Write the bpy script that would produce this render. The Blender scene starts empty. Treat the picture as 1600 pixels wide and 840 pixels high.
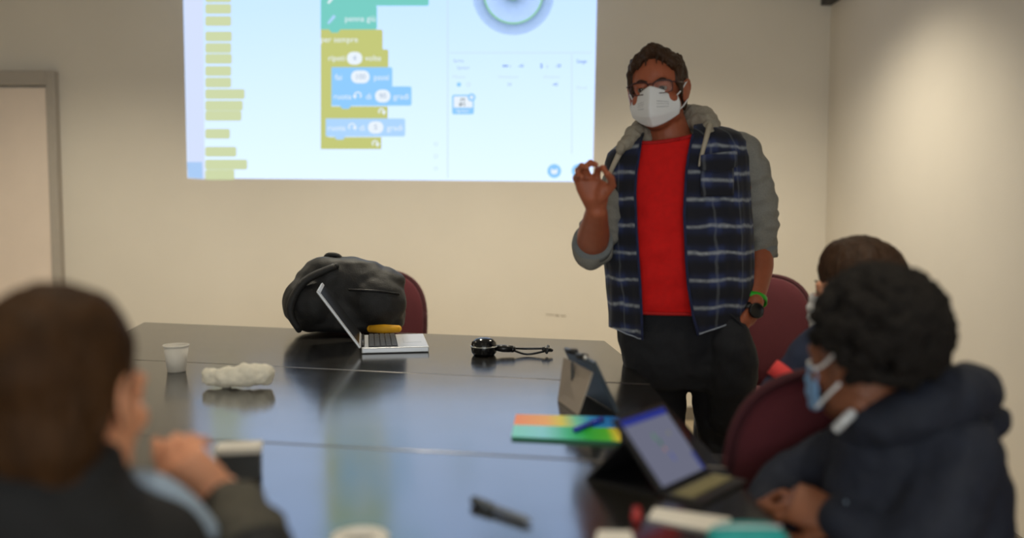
import bpy, bmesh, math, random
from mathutils import Vector, Matrix, Euler, noise
PI = math.pi
SC = bpy.context.scene
COL = SC.collection

# ------------------------------------------------------------------ camera
F = 1440.0
CAM_Z = 1.293
PITCH = math.atan(100 / F)
cam_data = bpy.data.cameras.new('camera')
cam = bpy.data.objects.new('camera', cam_data)
COL.objects.link(cam)
cam.location = (0, 0, CAM_Z)
cam.rotation_euler = (PI / 2 - PITCH, 0, 0)
cam_data.sensor_width = 36.0
cam_data.lens = 36.0 * F / 1600.0
cam_data.clip_start = 0.05
cam_data.dof.use_dof = True
cam_data.dof.focus_distance = 3.2
cam_data.dof.aperture_fstop = 1.1
SC.camera = cam

# ------------------------------------------------------------------ world and exposure
world = bpy.data.worlds.new('world')
SC.world = world
world.use_nodes = True
bg = world.node_tree.nodes['Background']
bg.inputs[0].default_value = (0.72, 0.82, 1.0, 1)
bg.inputs[1].default_value = 0.6
SC.view_settings.view_transform = 'Standard'
SC.view_settings.look = 'None'
SC.view_settings.gamma = 1.0
SC.view_settings.exposure = 0.0
SC.cycles.use_denoising = True
SC.cycles.max_bounces = 6
SC.cycles.sample_clamp_indirect = 4.0

# ------------------------------------------------------------------ light (row of warm downlights before the projection wall, daylight from the rear window)
def spot(loc, target, power, size_deg, blend, color, radius=0.06):
    d = bpy.data.lights.new('downlight_lamp', 'SPOT')
    d.energy = power; d.spot_size = math.radians(size_deg); d.spot_blend = blend
    d.color = color; d.shadow_soft_size = radius
    o = bpy.data.objects.new('downlight_lamp', d); COL.objects.link(o)
    o.location = loc
    o.rotation_euler = (Vector(target) - Vector(loc)).to_track_quat('-Z', 'Y').to_euler()
    return o
WARM = (1.0, 0.905, 0.71)
DOWNLIGHTS = [(1.0, 4.05, 2.66), (-0.55, 4.05, 2.66), (-2.25, 4.05, 2.66)]
for dl, pw in zip(DOWNLIGHTS, (114, 108, 88)):
    spot((dl[0], dl[1], dl[2] - 0.03), (dl[0], dl[1] + 0.25, 0), pw, 128, 0.9, WARM)
TABLE_LIGHTS = [(-0.75, 1.6, 2.66), (0.55, 1.6, 2.66)]
for dl in TABLE_LIGHTS:
    spot((dl[0], dl[1], dl[2] - 0.03), (dl[0], dl[1], 0), 40, 85, 0.8, WARM)
wl = bpy.data.lights.new('window_daylight', 'AREA')
wl.shape = 'RECTANGLE'; wl.size = 3.4; wl.size_y = 1.3; wl.energy = 56; wl.color = (0.96, 1.0, 0.98)
wlo = bpy.data.objects.new('window_daylight', wl); COL.objects.link(wlo)
wlo.location = (0.0, -2.35, 1.45)
wlo.rotation_euler = (PI / 2, 0, 0)          # faces +Y, into the room

# ------------------------------------------------------------------ helpers: pixels to points
CP, SP = math.cos(PITCH), math.sin(PITCH)
def ray(px, py):
    x = (px - 800) / F; y = -(py - 420) / F
    return Vector((x, CP + y * SP, -SP + y * CP))
def at(px, py, Y):
    d = ray(px, py); k = Y / d.y
    return Vector((d.x * k, Y, CAM_Z + d.z * k))
def at_z(px, py, z):
    d = ray(px, py); k = (z - CAM_Z) / d.z
    return Vector((d.x * k, d.y * k, z))

# ------------------------------------------------------------------ helpers: materials
def srgb(r, g, b):
    f = lambda c: c / 12.92 if c <= 0.04045 else ((c + 0.055) / 1.055) ** 2.4
    return (f(r / 255), f(g / 255), f(b / 255), 1)
def new_mat(name):
    m = bpy.data.materials.new(name); m.use_nodes = True
    nt = m.node_tree
    return m, nt, nt.nodes['Principled BSDF']
def mat(name, col, rough=0.6, metal=0.0, var=0.0, scale=30, bump=0.0, bscale=200, spec=0.5, sheen=0.0, coat=0.0, sss=0.0, stretch=(1, 1, 1), ior=None, alpha=None):
    m, nt, b = new_mat(name)
    b.inputs['Roughness'].default_value = rough
    b.inputs['Metallic'].default_value = metal
    b.inputs['Specular IOR Level'].default_value = spec
    b.inputs['Sheen Weight'].default_value = sheen
    b.inputs['Coat Weight'].default_value = coat
    if ior: b.inputs['IOR'].default_value = ior
    if sss:
        b.inputs['Subsurface Weight'].default_value = sss
        b.inputs['Subsurface Radius'].default_value = (0.012, 0.005, 0.003)
        b.inputs['Subsurface Scale'].default_value = 0.5
    b.inputs['Base Color'].default_value = col
    tc = nt.nodes.new('ShaderNodeTexCoord')
    mp = nt.nodes.new('ShaderNodeMapping'); mp.inputs['Scale'].default_value = stretch
    nt.links.new(tc.outputs['Object'], mp.inputs['Vector'])
    if var:
        n = nt.nodes.new('ShaderNodeTexNoise'); n.inputs['Scale'].default_value = scale; n.inputs['Detail'].default_value = 4
        nt.links.new(mp.outputs[0], n.inputs['Vector'])
        mr = nt.nodes.new('ShaderNodeMapRange')
        mr.inputs[1].default_value = 0.25; mr.inputs[2].default_value = 0.75
        mr.inputs[3].default_value = 1 - var; mr.inputs[4].default_value = 1 + var
        nt.links.new(n.outputs['Fac'], mr.inputs[0])
        mx = nt.nodes.new('ShaderNodeVectorMath'); mx.operation = 'SCALE'
        mx.inputs[0].default_value = col[:3]
        nt.links.new(mr.outputs[0], mx.inputs['Scale'])
        nt.links.new(mx.outputs[0], b.inputs['Base Color'])
    if bump:
        n = nt.nodes.new('ShaderNodeTexNoise'); n.inputs['Scale'].default_value = bscale; n.inputs['Detail'].default_value = 3
        nt.links.new(mp.outputs[0], n.inputs['Vector'])
        bp = nt.nodes.new('ShaderNodeBump'); bp.inputs['Strength'].default_value = bump; bp.inputs['Distance'].default_value = 0.004
        nt.links.new(n.outputs['Fac'], bp.inputs['Height'])
        nt.links.new(bp.outputs[0], b.inputs['Normal'])
    return m
def emit(name, col, strength=1.0):
    m, nt, b = new_mat(name)
    b.inputs['Base Color'].default_value = (0, 0, 0, 1)
    b.inputs['Specular IOR Level'].default_value = 0
    b.inputs['Emission Color'].default_value = col
    b.inputs['Emission Strength'].default_value = strength
    return m

# ------------------------------------------------------------------ helpers: meshes
class MB:
    def __init__(s): s.v = []; s.f = []; s.uv = None
    def add(s, vs, fs):
        n = len(s.v); s.v += [Vector(p) for p in vs]; s.f += [tuple(i + n for i in f) for f in fs]
        return s
    def box(s, c, size, M=None):
        x, y, z = [k / 2 for k in size]; c = Vector(c)
        vs = [Vector((a * x, b * y, d * z)) for a in (-1, 1) for b in (-1, 1) for d in (-1, 1)]
        if M: vs = [M @ p for p in vs]
        return s.add([c + p for p in vs], [(0, 1, 3, 2), (4, 6, 7, 5), (0, 4, 5, 1), (2, 3, 7, 6), (0, 2, 6, 4), (1, 5, 7, 3)])
    def loft(s, rings, cap=True, closed=True):
        n = len(rings[0]); fs = []; vs = [p for r in rings for p in r]
        for i in range(len(rings) - 1):
            for j in range(n if closed else n - 1):
                k = (j + 1) % n
                fs.append((i * n + j, i * n + k, (i + 1) * n + k, (i + 1) * n + j))
        if cap:
            fs.append(tuple(range(n))[::-1]); fs.append(tuple((len(rings) - 1) * n + j for j in range(n)))
        return s.add(vs, fs)
    def ell(s, c, r, M=None, nu=20, nv=12):
        c = Vector(c)
        if not hasattr(r, '__len__'): r = (r, r, r)
        vs = []; fs = []
        for i in range(1, nv):
            ph = PI * i / nv
            for j in range(nu):
                t = 2 * PI * j / nu
                p = Vector((r[0] * math.sin(ph) * math.cos(t), r[1] * math.sin(ph) * math.sin(t), r[2] * math.cos(ph)))
                vs.append(c + (M @ p if M else p))
        for i in range(nv - 2):
            for j in range(nu):
                k = (j + 1) % nu
                fs.append((i * nu + j, (i + 1) * nu + j, (i + 1) * nu + k, i * nu + k))
        top = len(vs); p = Vector((0, 0, r[2])); vs.append(c + (M @ p if M else p))
        p = Vector((0, 0, -r[2])); vs.append(c + (M @ p if M else p))
        for j in range(nu):
            k = (j + 1) % nu
            fs.append((top, j, k)); fs.append((top + 1, (nv - 2) * nu + k, (nv - 2) * nu + j))
        return s.add(vs, fs)
    def tube(s, pts, radii, n=12, ball=True, flat=1.0, sub=0):
        pts = [Vector(p) for p in pts]
        if not hasattr(radii, '__len__'): radii = [radii] * len(pts)
        if sub: pts, radii = smooth_path(pts, radii, sub)
        rings = []; up = None
        for i, p in enumerate(pts):
            t = (pts[min(i + 1, len(pts) - 1)] - pts[max(i - 1, 0)]).normalized()
            if up is None:
                up = Vector((0, 0, 1)) if abs(t.z) < 0.9 else Vector((1, 0, 0))
            a = t.cross(up).normalized(); bb = a.cross(t).normalized(); up = bb
            rings.append([p + (a * math.cos(2 * PI * j / n) + bb * flat * math.sin(2 * PI * j / n)) * radii[i] for j in range(n)])
        s.loft(rings)
        if ball:
            for i in (0, len(pts) - 1): s.ell(pts[i], radii[i] * 0.995, nu=n, nv=8)
        return s
    def prism(s, poly, d):
        """poly: list of 3D points (planar); d: extrusion vector"""
        n = len(poly); d = Vector(d)
        vs = [Vector(p) for p in poly] + [Vector(p) + d for p in poly]
        fs = [tuple(range(n))[::-1], tuple(range(n, 2 * n))] + [(i, (i + 1) % n, n + (i + 1) % n, n + i) for i in range(n)]
        return s.add(vs, fs)
def smooth_path(pts, radii, sub):
    op, orr = [], []
    n = len(pts)
    for i in range(n - 1):
        p0, p1, p2, p3 = pts[max(i - 1, 0)], pts[i], pts[i + 1], pts[min(i + 2, n - 1)]
        for k in range(sub):
            t = k / sub
            op.append(0.5 * ((2 * p1) + (p2 - p0) * t + (2 * p0 - 5 * p1 + 4 * p2 - p3) * t * t + (3 * p1 - p0 - 3 * p2 + p3) * t ** 3))
            orr.append(radii[i] * (1 - t) + radii[i + 1] * t)
    op.append(pts[-1]); orr.append(radii[-1])
    return op, orr
def root_loc(p):
    v = Vector((0, 0, 0))
    while p is not None: v += p.location; p = p.parent
    return v
def obj(name, mb, material, parent=None, smooth=True, bevel=0, solid=0, subsurf=0, at_origin=None):
    """link a mesh built in world coordinates as one object"""
    base = root_loc(parent) if parent else Vector((0, 0, 0))
    if at_origin is not None: base = Vector(at_origin)
    me = bpy.data.meshes.new(name)
    me.from_pydata([p - base for p in mb.v], [], mb.f)
    me.validate()
    if mb.uv and len(mb.uv) == len(mb.v):
        ul = me.uv_layers.new(name='uv')
        for l in me.loops: ul.data[l.index].uv = mb.uv[l.vertex_index]
    bm = bmesh.new(); bm.from_mesh(me)
    bmesh.ops.recalc_face_normals(bm, faces=bm.faces); bm.to_mesh(me); bm.free()
    if smooth:
        for p in me.polygons: p.use_smooth = True
    o = bpy.data.objects.new(name, me); COL.objects.link(o)
    if at_origin is not None and parent is None: o.location = base
    if parent: o.parent = parent
    me.materials.append(material)
    if solid:
        m = o.modifiers.new('solidify', 'SOLIDIFY'); m.thickness = solid; m.offset = 0
    if bevel:
        m = o.modifiers.new('bevel', 'BEVEL'); m.width = bevel; m.segments = 3; m.limit_method = 'ANGLE'
        m.harden_normals = True if smooth else False
    if subsurf:
        m = o.modifiers.new('subsurf', 'SUBSURF'); m.levels = subsurf; m.render_levels = subsurf
    return o
def fused(name, mb, material, parent=None, voxel=0.006, it=4, disp=None, at_origin=None):
    """one continuous skin over overlapping closed forms"""
    me = bpy.data.meshes.new(name + '_src')
    me.from_pydata(mb.v, [], mb.f)
    bm = bmesh.new(); bm.from_mesh(me); bmesh.ops.recalc_face_normals(bm, faces=bm.faces); bm.to_mesh(me); bm.free()
    t = bpy.data.objects.new(name + '_src', me); COL.objects.link(t)
    m = t.modifiers.new('r', 'REMESH'); m.mode = 'VOXEL'; m.voxel_size = voxel
    if it:
        s = t.modifiers.new('s', 'SMOOTH'); s.factor = 0.5; s.iterations = it
    dg = bpy.context.evaluated_depsgraph_get()
    res = bpy.data.meshes.new_from_object(t.evaluated_get(dg))
    bpy.data.objects.remove(t); bpy.data.meshes.remove(me)
    base = root_loc(parent) if parent else Vector((0, 0, 0))
    if at_origin is not None: base = Vector(at_origin)
    if disp:
        nrm = [v.normal.copy() for v in res.vertices]
        for v, n in zip(res.vertices, nrm): v.co = v.co + n * disp(v.co)
    for v in res.vertices: v.co -= base
    for p in res.polygons: p.use_smooth = True
    res.name = name
    o = bpy.data.objects.new(name, res); COL.objects.link(o)
    if at_origin is not None and parent is None: o.location = base
    if parent: o.parent = parent
    res.materials.clear(); res.materials.append(material)
    return o
def tag(o, label=None, cat=None, group=None, kind=None):
    if label: o['label'] = label
    if cat: o['category'] = cat
    if group: o['group'] = group
    if kind: o['kind'] = kind
    return o
def thing(name, label, cat, loc, group=None):
    o = bpy.data.objects.new(name, None); COL.objects.link(o)
    o.location = loc; o.empty_display_size = 0.1
    bpy.context.view_layer.update()
    return tag(o, label, cat, group)
def copy_tree(o, parent=None):
    c = o.copy(); COL.objects.link(c)
    if parent: c.parent = parent
    for ch in [x for x in bpy.data.objects if x.parent == o]: copy_tree(ch, c)
    return c
def fbm(p, s, seed=0.0):
    return noise.noise(Vector((p[0] * s + seed, p[1] * s - seed, p[2] * s + 2 * seed)))
def text_mb(txt, center, height, normal_y=-1, align='CENTER'):
    cu = bpy.data.curves.new('t', 'FONT'); cu.body = txt; cu.size = height; cu.align_x = align; cu.align_y = 'CENTER'
    cu.resolution_u = 3
    o = bpy.data.objects.new('t', cu); COL.objects.link(o)
    dg = bpy.context.evaluated_depsgraph_get()
    me = bpy.data.meshes.new_from_object(o.evaluated_get(dg))
    mb = MB(); c = Vector(center)
    mb.add([c + Vector((v.co.x, 0, v.co.y)) for v in me.vertices], [tuple(p.vertices) for p in me.polygons])
    bpy.data.objects.remove(o); bpy.data.curves.remove(cu); bpy.data.meshes.remove(me)
    return mb

# ------------------------------------------------------------------ materials
M = {}
M['wall'] = mat('wall_paint', srgb(224, 217, 205), 0.85, var=0.03, scale=2.0, bump=0.08, bscale=160, spec=0.25)
M['ceiling'] = mat('ceiling_paint', srgb(214, 212, 206), 0.9, var=0.04, scale=3)
M['floor'] = mat('floor_tile', srgb(176, 160, 134), 0.45, var=0.08, scale=4)
M['trim_dark'] = mat('dark_trim', srgb(52, 50, 50), 0.6, var=0.05)
M['base'] = mat('baseboard', srgb(120, 112, 100), 0.5, var=0.05)
M['door'] = mat('door_paint', srgb(238, 222, 208), 0.55, var=0.03, scale=5)
M['door_frame'] = mat('door_frame', srgb(176, 168, 158), 0.5, var=0.03)
M['chrome'] = mat('brushed_metal', srgb(190, 190, 188), 0.3, metal=1.0, var=0.05)
M['strip'] = mat('aluminium_strip', srgb(126, 120, 112), 0.4, metal=1.0, var=0.05)
M['black_plastic'] = mat('black_plastic', srgb(22, 22, 24), 0.35, var=0.1)
M['dark_metal'] = mat('dark_metal', srgb(30, 30, 32), 0.4, metal=0.6, var=0.1)
M['burgundy'] = mat('burgundy_cloth', srgb(78, 15, 27), 0.9, var=0.15, scale=300, bump=0.2, bscale=900, sheen=0.15)
M['burgundy_dark'] = mat('burgundy_piping', srgb(62, 12, 22), 0.8, var=0.1, scale=200)
M['window_frame'] = mat('window_frame', srgb(200, 200, 200), 0.4, var=0.02)
# lacquered table
m, nt, b = new_mat('black_lacquer'); M['lacquer'] = m
b.inputs['Base Color'].default_value = srgb(30, 28, 25); b.inputs['IOR'].default_value = 3.8
tc = nt.nodes.new('ShaderNodeTexCoord'); n = nt.nodes.new('ShaderNodeTexNoise'); n.inputs['Scale'].default_value = 9; n.inputs['Detail'].default_value = 6
nt.links.new(tc.outputs['Object'], n.inputs['Vector'])
mr = nt.nodes.new('ShaderNodeMapRange'); mr.inputs[3].default_value = 0.11; mr.inputs[4].default_value = 0.19
nt.links.new(n.outputs['Fac'], mr.inputs[0]); nt.links.new(mr.outputs[0], b.inputs['Roughness'])

# ================================================================== THE ROOM
YW = F / 262.0            # projection wall
XR = 1.87                 # right wall
XL = -3.6; YB = -2.5; ZC = 2.70
def struct(name, mb, m, parent=None, smooth=False, bevel=0):
    o = obj(name, mb, m, parent, smooth=smooth, bevel=bevel)
    if parent is None: o['kind'] = 'structure'
    return o
struct('floor', MB().box(((XL + XR) / 2, (YW + YB) / 2, -0.05), (XR - XL + 0.4, YW - YB + 0.4, 0.1)), M['floor'])
struct('ceiling', MB().box(((XL + XR) / 2, (YW + YB) / 2, ZC + 0.05), (XR - XL + 0.4, YW - YB + 0.4, 0.1)), M['ceiling'])
struct('wall_front', MB().box(((XL + XR) / 2, YW + 0.1, ZC / 2), (XR - XL + 0.4, 0.2, ZC)), M['wall'])
struct('wall_right', MB().box((XR + 0.1, (YW + YB) / 2, ZC / 2), (0.2, YW - YB + 0.001, ZC)), M['wall'])
struct('wall_left', MB().box((XL - 0.1, (YW + YB) / 2, ZC / 2), (0.2, YW - YB + 0.001, ZC)), M['wall'])
# rear wall with a window opening
wm = MB()
wm.box((-2.75, YB - 0.1, ZC / 2), (1.9, 0.2, ZC)).box((1.885, YB - 0.1, ZC / 2), (0.37, 0.2, ZC))
wm.box((-0.05, YB - 0.1, 0.4), (3.5, 0.2, 0.8)).box((-0.05, YB - 0.1, 2.4), (3.5, 0.2, 0.6))
struct('wall_rear', wm, M['wall'])
wf = MB()
for x in (-1.77, -0.05, 1.67): wf.box((x, YB - 0.08, 1.45), (0.06, 0.08, 1.3))
for z in (0.83, 2.07): wf.box((-0.05, YB - 0.08, z), (3.5, 0.08, 0.06))
struct('window_1', wf, M['window_frame'])
# dark trim along the top of the right wall
struct('trim_1', MB().box((XR - 0.03, (YW + YB) / 2, (2.457 + ZC) / 2), (0.06, YW - YB - 0.002, ZC - 2.457 - 0.002)), M['trim_dark'])
struct('baseboard_front', MB().box(((-2.63 + XR) / 2, YW - 0.008, 0.04), (XR + 2.63, 0.016, 0.08)), M['base'], bevel=0.003)
struct('baseboard_right', MB().box((XR - 0.008, (YW + YB) / 2, 0.04), (0.016, YW - YB - 0.04, 0.08)), M['base'], bevel=0.003)
# door in the projection wall, at the left
dx1 = at(82, 300, YW).x; dz1 = at(60, 138, YW).z
dr = struct('door_1', MB().box((dx1 - 0.45, YW - 0.02, dz1 / 2), (0.90, 0.04, dz1)), M['door'], bevel=0.004)
fm = MB()
fz = at(60, 112, YW).z
fm.box((dx1 + 0.035, YW - 0.03, fz / 2), (0.05, 0.06, fz)).box((dx1 - 0.935, YW - 0.03, fz / 2), (0.05, 0.06, fz))
fm.box((dx1 - 0.45, YW - 0.03, (fz + dz1 + 0.012) / 2), (0.92, 0.06, fz - dz1 - 0.012))
struct('door_frame', fm, M['door_frame'], dr, bevel=0.004)
struct('door_handle', MB().tube([(dx1 - 0.82, YW - 0.03, 1.02), (dx1 - 0.82, YW - 0.09, 1.02), (dx1 - 0.70, YW - 0.09, 1.02)], 0.009), M['chrome'], dr, smooth=True)
# scuff marks on the wall under the projection
sm = MB()
for (x0, y0, x1, y1, w) in ((853, 491, 866, 492, 0.5), (868, 492.5, 873, 493, 1.0), (876, 493, 884, 493.6, 0.6)):
    a, c = at(x0, y0, YW - 0.0015), at(x1, y1, YW - 0.0015); h = Vector((0, 0, w / 262))
    sm.add([a - h, c - h, c + h, a + h], [(0, 1, 2, 3)])
struct('scuff_mark', sm, mat('scuff', srgb(120, 104, 84), 0.9), bpy.data.objects['wall_front'])

# ceiling downlights
for i, dl in enumerate(DOWNLIGHTS + TABLE_LIGHTS):
    t = thing('ceiling_downlight', ['round recessed ceiling downlight nearest the right wall', 'round recessed ceiling downlight in the middle of the row', 'round recessed ceiling downlight nearest the door', 'round recessed ceiling downlight over the left of the table', 'round recessed ceiling downlight over the right of the table'][i], 'ceiling light', (dl[0], dl[1], ZC), 'recessed ceiling downlights')
    r = MB()
    rings = []
    for rr, zz in ((0.085, 0.0), (0.085, -0.012), (0.066, -0.012), (0.06, -0.002)):
        rings.append([Vector((dl[0] + rr * math.cos(2 * PI * j / 32), dl[1] + rr * math.sin(2 * PI * j / 32), ZC + zz)) for j in range(32)])
    r.loft(rings, cap=False)
    obj('rim', r, M['chrome'], t)
    q = MB().add([(dl[0] + 0.06 * math.cos(2 * PI * j / 32), dl[1] + 0.06 * math.sin(2 * PI * j / 32), ZC - 0.003) for j in range(32)], [tuple(range(32))])
    obj('diffuser', q, emit('downlight_glow', (1, 0.85, 0.6, 1), 3.0), t)

# ================================================================== THE PROJECTED PICTURE
pc = at(610, 140, YW)
proj = thing('projected_screen_image', 'bright pale blue block-code program projected on the front wall', 'projection', (pc.x, YW, pc.z))
LY = lambda k: YW - 0.002 - 0.0008 * k
def quad_px(pts, k):
    return MB().add([at(x, y, LY(k)) for x, y in pts], [tuple(range(len(pts)))])
def rect_px(x0, y0, x1, y1, k, r=0.0, n=5):
    if r <= 0: return quad_px([(x0, y0), (x1, y0), (x1, y1), (x0, y1)], k)
    pts = []
    for cx, cy, a0 in ((x0 + r, y0 + r, PI), (x1 - r, y0 + r, 1.5 * PI), (x1 - r, y1 - r, 0), (x0 + r, y1 - r, 0.5 * PI)):
        for i in range(n + 1):
            a = a0 + 0.5 * PI * i / n
            pts.append((cx + r * math.cos(a), cy + r * math.sin(a)))
    return quad_px(pts, k)
def circ_px(cx, cy, r, k, n=28, ri=0):
    if ri <= 0: return quad_px([(cx + r * math.cos(2 * PI * j / n), cy + r * math.sin(2 * PI * j / n)) for j in range(n)], k)
    o = [at(cx + r * math.cos(2 * PI * j / n), cy + r * math.sin(2 * PI * j / n), LY(k)) for j in range(n)]
    q = [at(cx + ri * math.cos(2 * PI * j / n), cy + ri * math.sin(2 * PI * j / n), LY(k)) for j in range(n)]
    return MB().loft([o, q], cap=False)
PXW = 1 / 262.0
def text_px(s, cx, cy, h, k, align='CENTER'):
    return text_mb(s, at(cx, cy, LY(k)), h * PXW * 1.25, align=align)
# the white of the desktop drifts from blue-white above to white below, as a lamp projector throws it
m, nt, b = new_mat('projected_white'); E_WHITE = m
b.inputs['Base Color'].default_value = (0, 0, 0, 1); b.inputs['Specular IOR Level'].default_value = 0
tc = nt.nodes.new('ShaderNodeTexCoord'); sx = nt.nodes.new('ShaderNodeSeparateXYZ')
nt.links.new(tc.outputs['Generated'], sx.inputs[0])
cr = nt.nodes.new('ShaderNodeValToRGB')
cr.color_ramp.elements[0].position = 0.0; cr.color_ramp.elements[0].color = (0.83 / 1.35, 1.02 / 1.35, 1, 1)
cr.color_ramp.elements[1].position = 0.8; cr.color_ramp.elements[1].color = (0.62 / 1.35, 0.86 / 1.35, 1, 1)
nt.links.new(sx.outputs['Z'], cr.inputs[0]); nt.links.new(cr.outputs[0], b.inputs['Emission Color'])
b.inputs['Emission Strength'].default_value = 1.35
obj('background', quad_px([(285, -60), (934, -60), (926, 284), (293, 278)], 0), E_WHITE, proj, smooth=False)
E = {k: emit('projected_' + k, srgb(*c)) for k, c in dict(teal=(122, 208, 198), yellow=(198, 203, 124), blue=(146, 206, 255), light_blue=(176, 216, 255), pale=(236, 246, 255), palette=(208, 219, 172), lavender=(216, 228, 255), grey=(168, 186, 212), slate=(96, 130, 160), green=(150, 210, 180), corner=(172, 206, 248), line=(204, 222, 240), dark=(120, 130, 140), field=(222, 238, 255)).items()}
obj('sidebar', quad_px([(286, -60), (317, -60), (320, 280), (294, 278)], 1), E['lavender'], proj, smooth=False)
obj('corner_button', quad_px([(292, 253), (316, 253), (317, 279), (294, 277)], 2), E['corner'], proj, smooth=False)
for (x1, y) in ((361, -4), (361, 14), (361, 33), (362, 57), (361, 75), (362, 92), (361, 111), (361, 129), (382, 147), (379, 165), (377, 181), (359, 209), (369, 237), (386, 257), (366, 273)):
    bar = obj('toolbox_entry', rect_px(320.5, y - 8, x1 + 0.5, y + 7.8, 1, 3), E['palette'], proj, smooth=False)
# code blocks: outline with a tab below
def block(x0, y0, x1, y1, col, k, tab=True, tab_x=13):
    p = [(x0, y0), (x1 - 2, y0), (x1, y0 + 2), (x1, y1 - 2), (x1 - 2, y1)]
    if tab: p += [(x0 + tab_x + 18, y1), (x0 + tab_x + 14, y1 + 5), (x0 + tab_x + 4, y1 + 5), (x0 + tab_x, y1)]
    p += [(x0, y1)]
    return obj('code_block', quad_px(p, k), E[col], proj, smooth=False)
def cblock(x0, y0, x1, yh, yf0, yf1, xf, sp, col, k):
    p = [(x0, y0), (x1 - 2, y0), (x1, y0 + 2), (x1, yh), (x0 + sp, yh), (x0 + sp, yf0), (xf, yf0), (xf, yf1), (x0, yf1)]
    return obj('code_block', quad_px(p, k), E[col], proj, smooth=False)
def caption(par, s, cx, cy, h, k, col='pale'):
    return obj('caption', text_px(s, cx, cy, h, k), E[col], par, smooth=False)
def pill(par, cx, cy, w, h, k, s):
    obj('number_field', rect_px(cx - w / 2, cy - h / 2, cx + w / 2, cy + h / 2, k, h / 2 - 0.5), E['pale'], par, smooth=False)
    obj('caption', text_px(s, cx, cy, 9, k + 1), E['grey'], par, smooth=False)
def arrow_px(par, cx, cy, r, k, ccw=True, col='pale'):
    mb = MB(); n = 10; sgn = 1 if ccw else -1
    o, i = [], []
    for j in range(n + 1):
        a = PI * 0.75 + (PI * 1.3) * j / n
        for lst, rr in ((o, r), (i, r - 2)): lst.append(at(cx + sgn * -rr * math.cos(a), cy - 1 + rr * math.sin(a), LY(k)))
    mb.loft([o, i], cap=False, closed=False)
    ex = cx - sgn * r * 0.75
    mb.add([at(ex - 4, cy - 1, LY(k)), at(ex + 4, cy - 1, LY(k)), at(ex, cy + 4.5, LY(k))], [(0, 1, 2)])
    obj('arrow_symbol', mb, E[col], par, smooth=False)
b1 = block(501, -40, 670, 9, 'teal', 1, False)
obj('pen_symbol', quad_px([(511, 4), (518, -4), (521, -2), (514, 6)], 3), E['pale'], b1, smooth=False)
b2 = cblock(501, 46, 598, 77, 214, 233, 596, 12, 'yellow', 1)
b3 = block(501, 9, 589, 46, 'teal', 2)
obj('pen_symbol', quad_px([(511, 36), (521, 23), (525, 26), (514, 38)], 3), E['light_blue'], b3, smooth=False)
caption(b3, 'penna giù', 563, 29.5, 10, 3)
caption(b2, 'per sempre', 530, 62, 10, 3)
b4 = cblock(509, 77, 607, 105, 166, 185, 606, 9, 'yellow', 2)
caption(b4, 'ripeti', 526, 91, 10, 4); caption(b4, 'volte', 583, 91, 10, 4); pill(b4, 554, 91, 24, 20, 3, '4')
b6 = block(518, 135, 643, 165, 'blue', 3)
b5 = block(518, 105, 613, 136, 'blue', 4)
caption(b5, 'fai', 529, 121, 10, 5); pill(b5, 563, 120, 29, 20, 5, '100'); caption(b5, 'passi', 596, 121, 10, 5)
caption(b6, 'ruota', 535, 151, 10, 5); arrow_px(b6, 559, 150, 6, 5); caption(b6, 'di', 576, 151, 10, 5); pill(b6, 598, 150, 24, 20, 5, '90'); caption(b6, 'gradi', 627, 151, 10, 5)
b7 = block(509, 185, 633, 213, 'light_blue', 4)
caption(b7, 'ruota', 526, 200, 10, 5); arrow_px(b7, 550, 199, 6, 5, False); caption(b7, 'di', 566, 200, 10, 5); pill(b7, 587, 199, 24, 19, 5, '5'); caption(b7, 'gradi', 617, 200, 10, 5)
arrow_px(b4, 596, 175, 5, 4, False); arrow_px(b2, 586, 225, 5, 4, False)
# sprite panel
obj('panel_divider', rect_px(699, -60, 700.2, 278, 1), E['line'], proj, smooth=False)
obj('panel_divider', rect_px(702, 82, 924, 83, 1), E['line'], proj, smooth=False)
obj('panel_divider', rect_px(893, 84, 894, 240, 1), E['line'], proj, smooth=False)
for (s, x, y, h, c) in (('Sprite', 716.5, 95, 5.5, 'grey'), ('Sprite1', 724, 106, 5.5, 'grey'), ('Mostra', 717, 120, 5.5, 'line'), ('x', 797, 103, 5.5, 'grey'), ('-45', 814, 103, 5.5, 'slate'), ('y', 855, 103, 5.5, 'grey'), ('-28', 872, 103, 5.5, 'slate'), ('Dimensione', 794, 120, 5, 'line'), ('50', 796, 132, 5.5, 'grey'), ('Direzione', 862, 120, 5, 'line'), ('-40', 867, 132, 5.5, 'slate'), ('Stage', 909, 96, 6, 'slate'), ('Sfondi', 909, 137, 5.5, 'line')):
    obj('caption', text_px(s, x, y, h, 2), E[c], proj, smooth=False)
obj('arrow_symbol', quad_px([(785, 103), (788, 100.6), (788, 102.3), (791, 102.3), (791, 100.6), (794, 103), (791, 105.4), (791, 103.7), (788, 103.7), (788, 105.4)], 2), E['slate'], proj, smooth=False)
obj('arrow_symbol', quad_px([(846, 99), (848.2, 101.5), (846.7, 101.5), (846.7, 104.5), (848.2, 104.5), (846, 107), (843.8, 104.5), (845.3, 104.5), (845.3, 101.5), (843.8, 101.5)], 2), E['slate'], proj, smooth=False)
obj('show_symbol', circ_px(717, 132, 3.4, 2), E['blue'], proj, smooth=False)
obj('hide_symbol', circ_px(732, 132, 3.2, 2, ri=2.2), E['line'], proj, smooth=False)
card = obj('sprite_card', rect_px(706.5, 148, 740.5, 178.5, 1, 3), E['blue'], proj, smooth=False)
obj('card_picture', rect_px(709, 150.5, 738.3, 168, 2, 1), E['pale'], card, smooth=False)
mk = MB()
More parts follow.
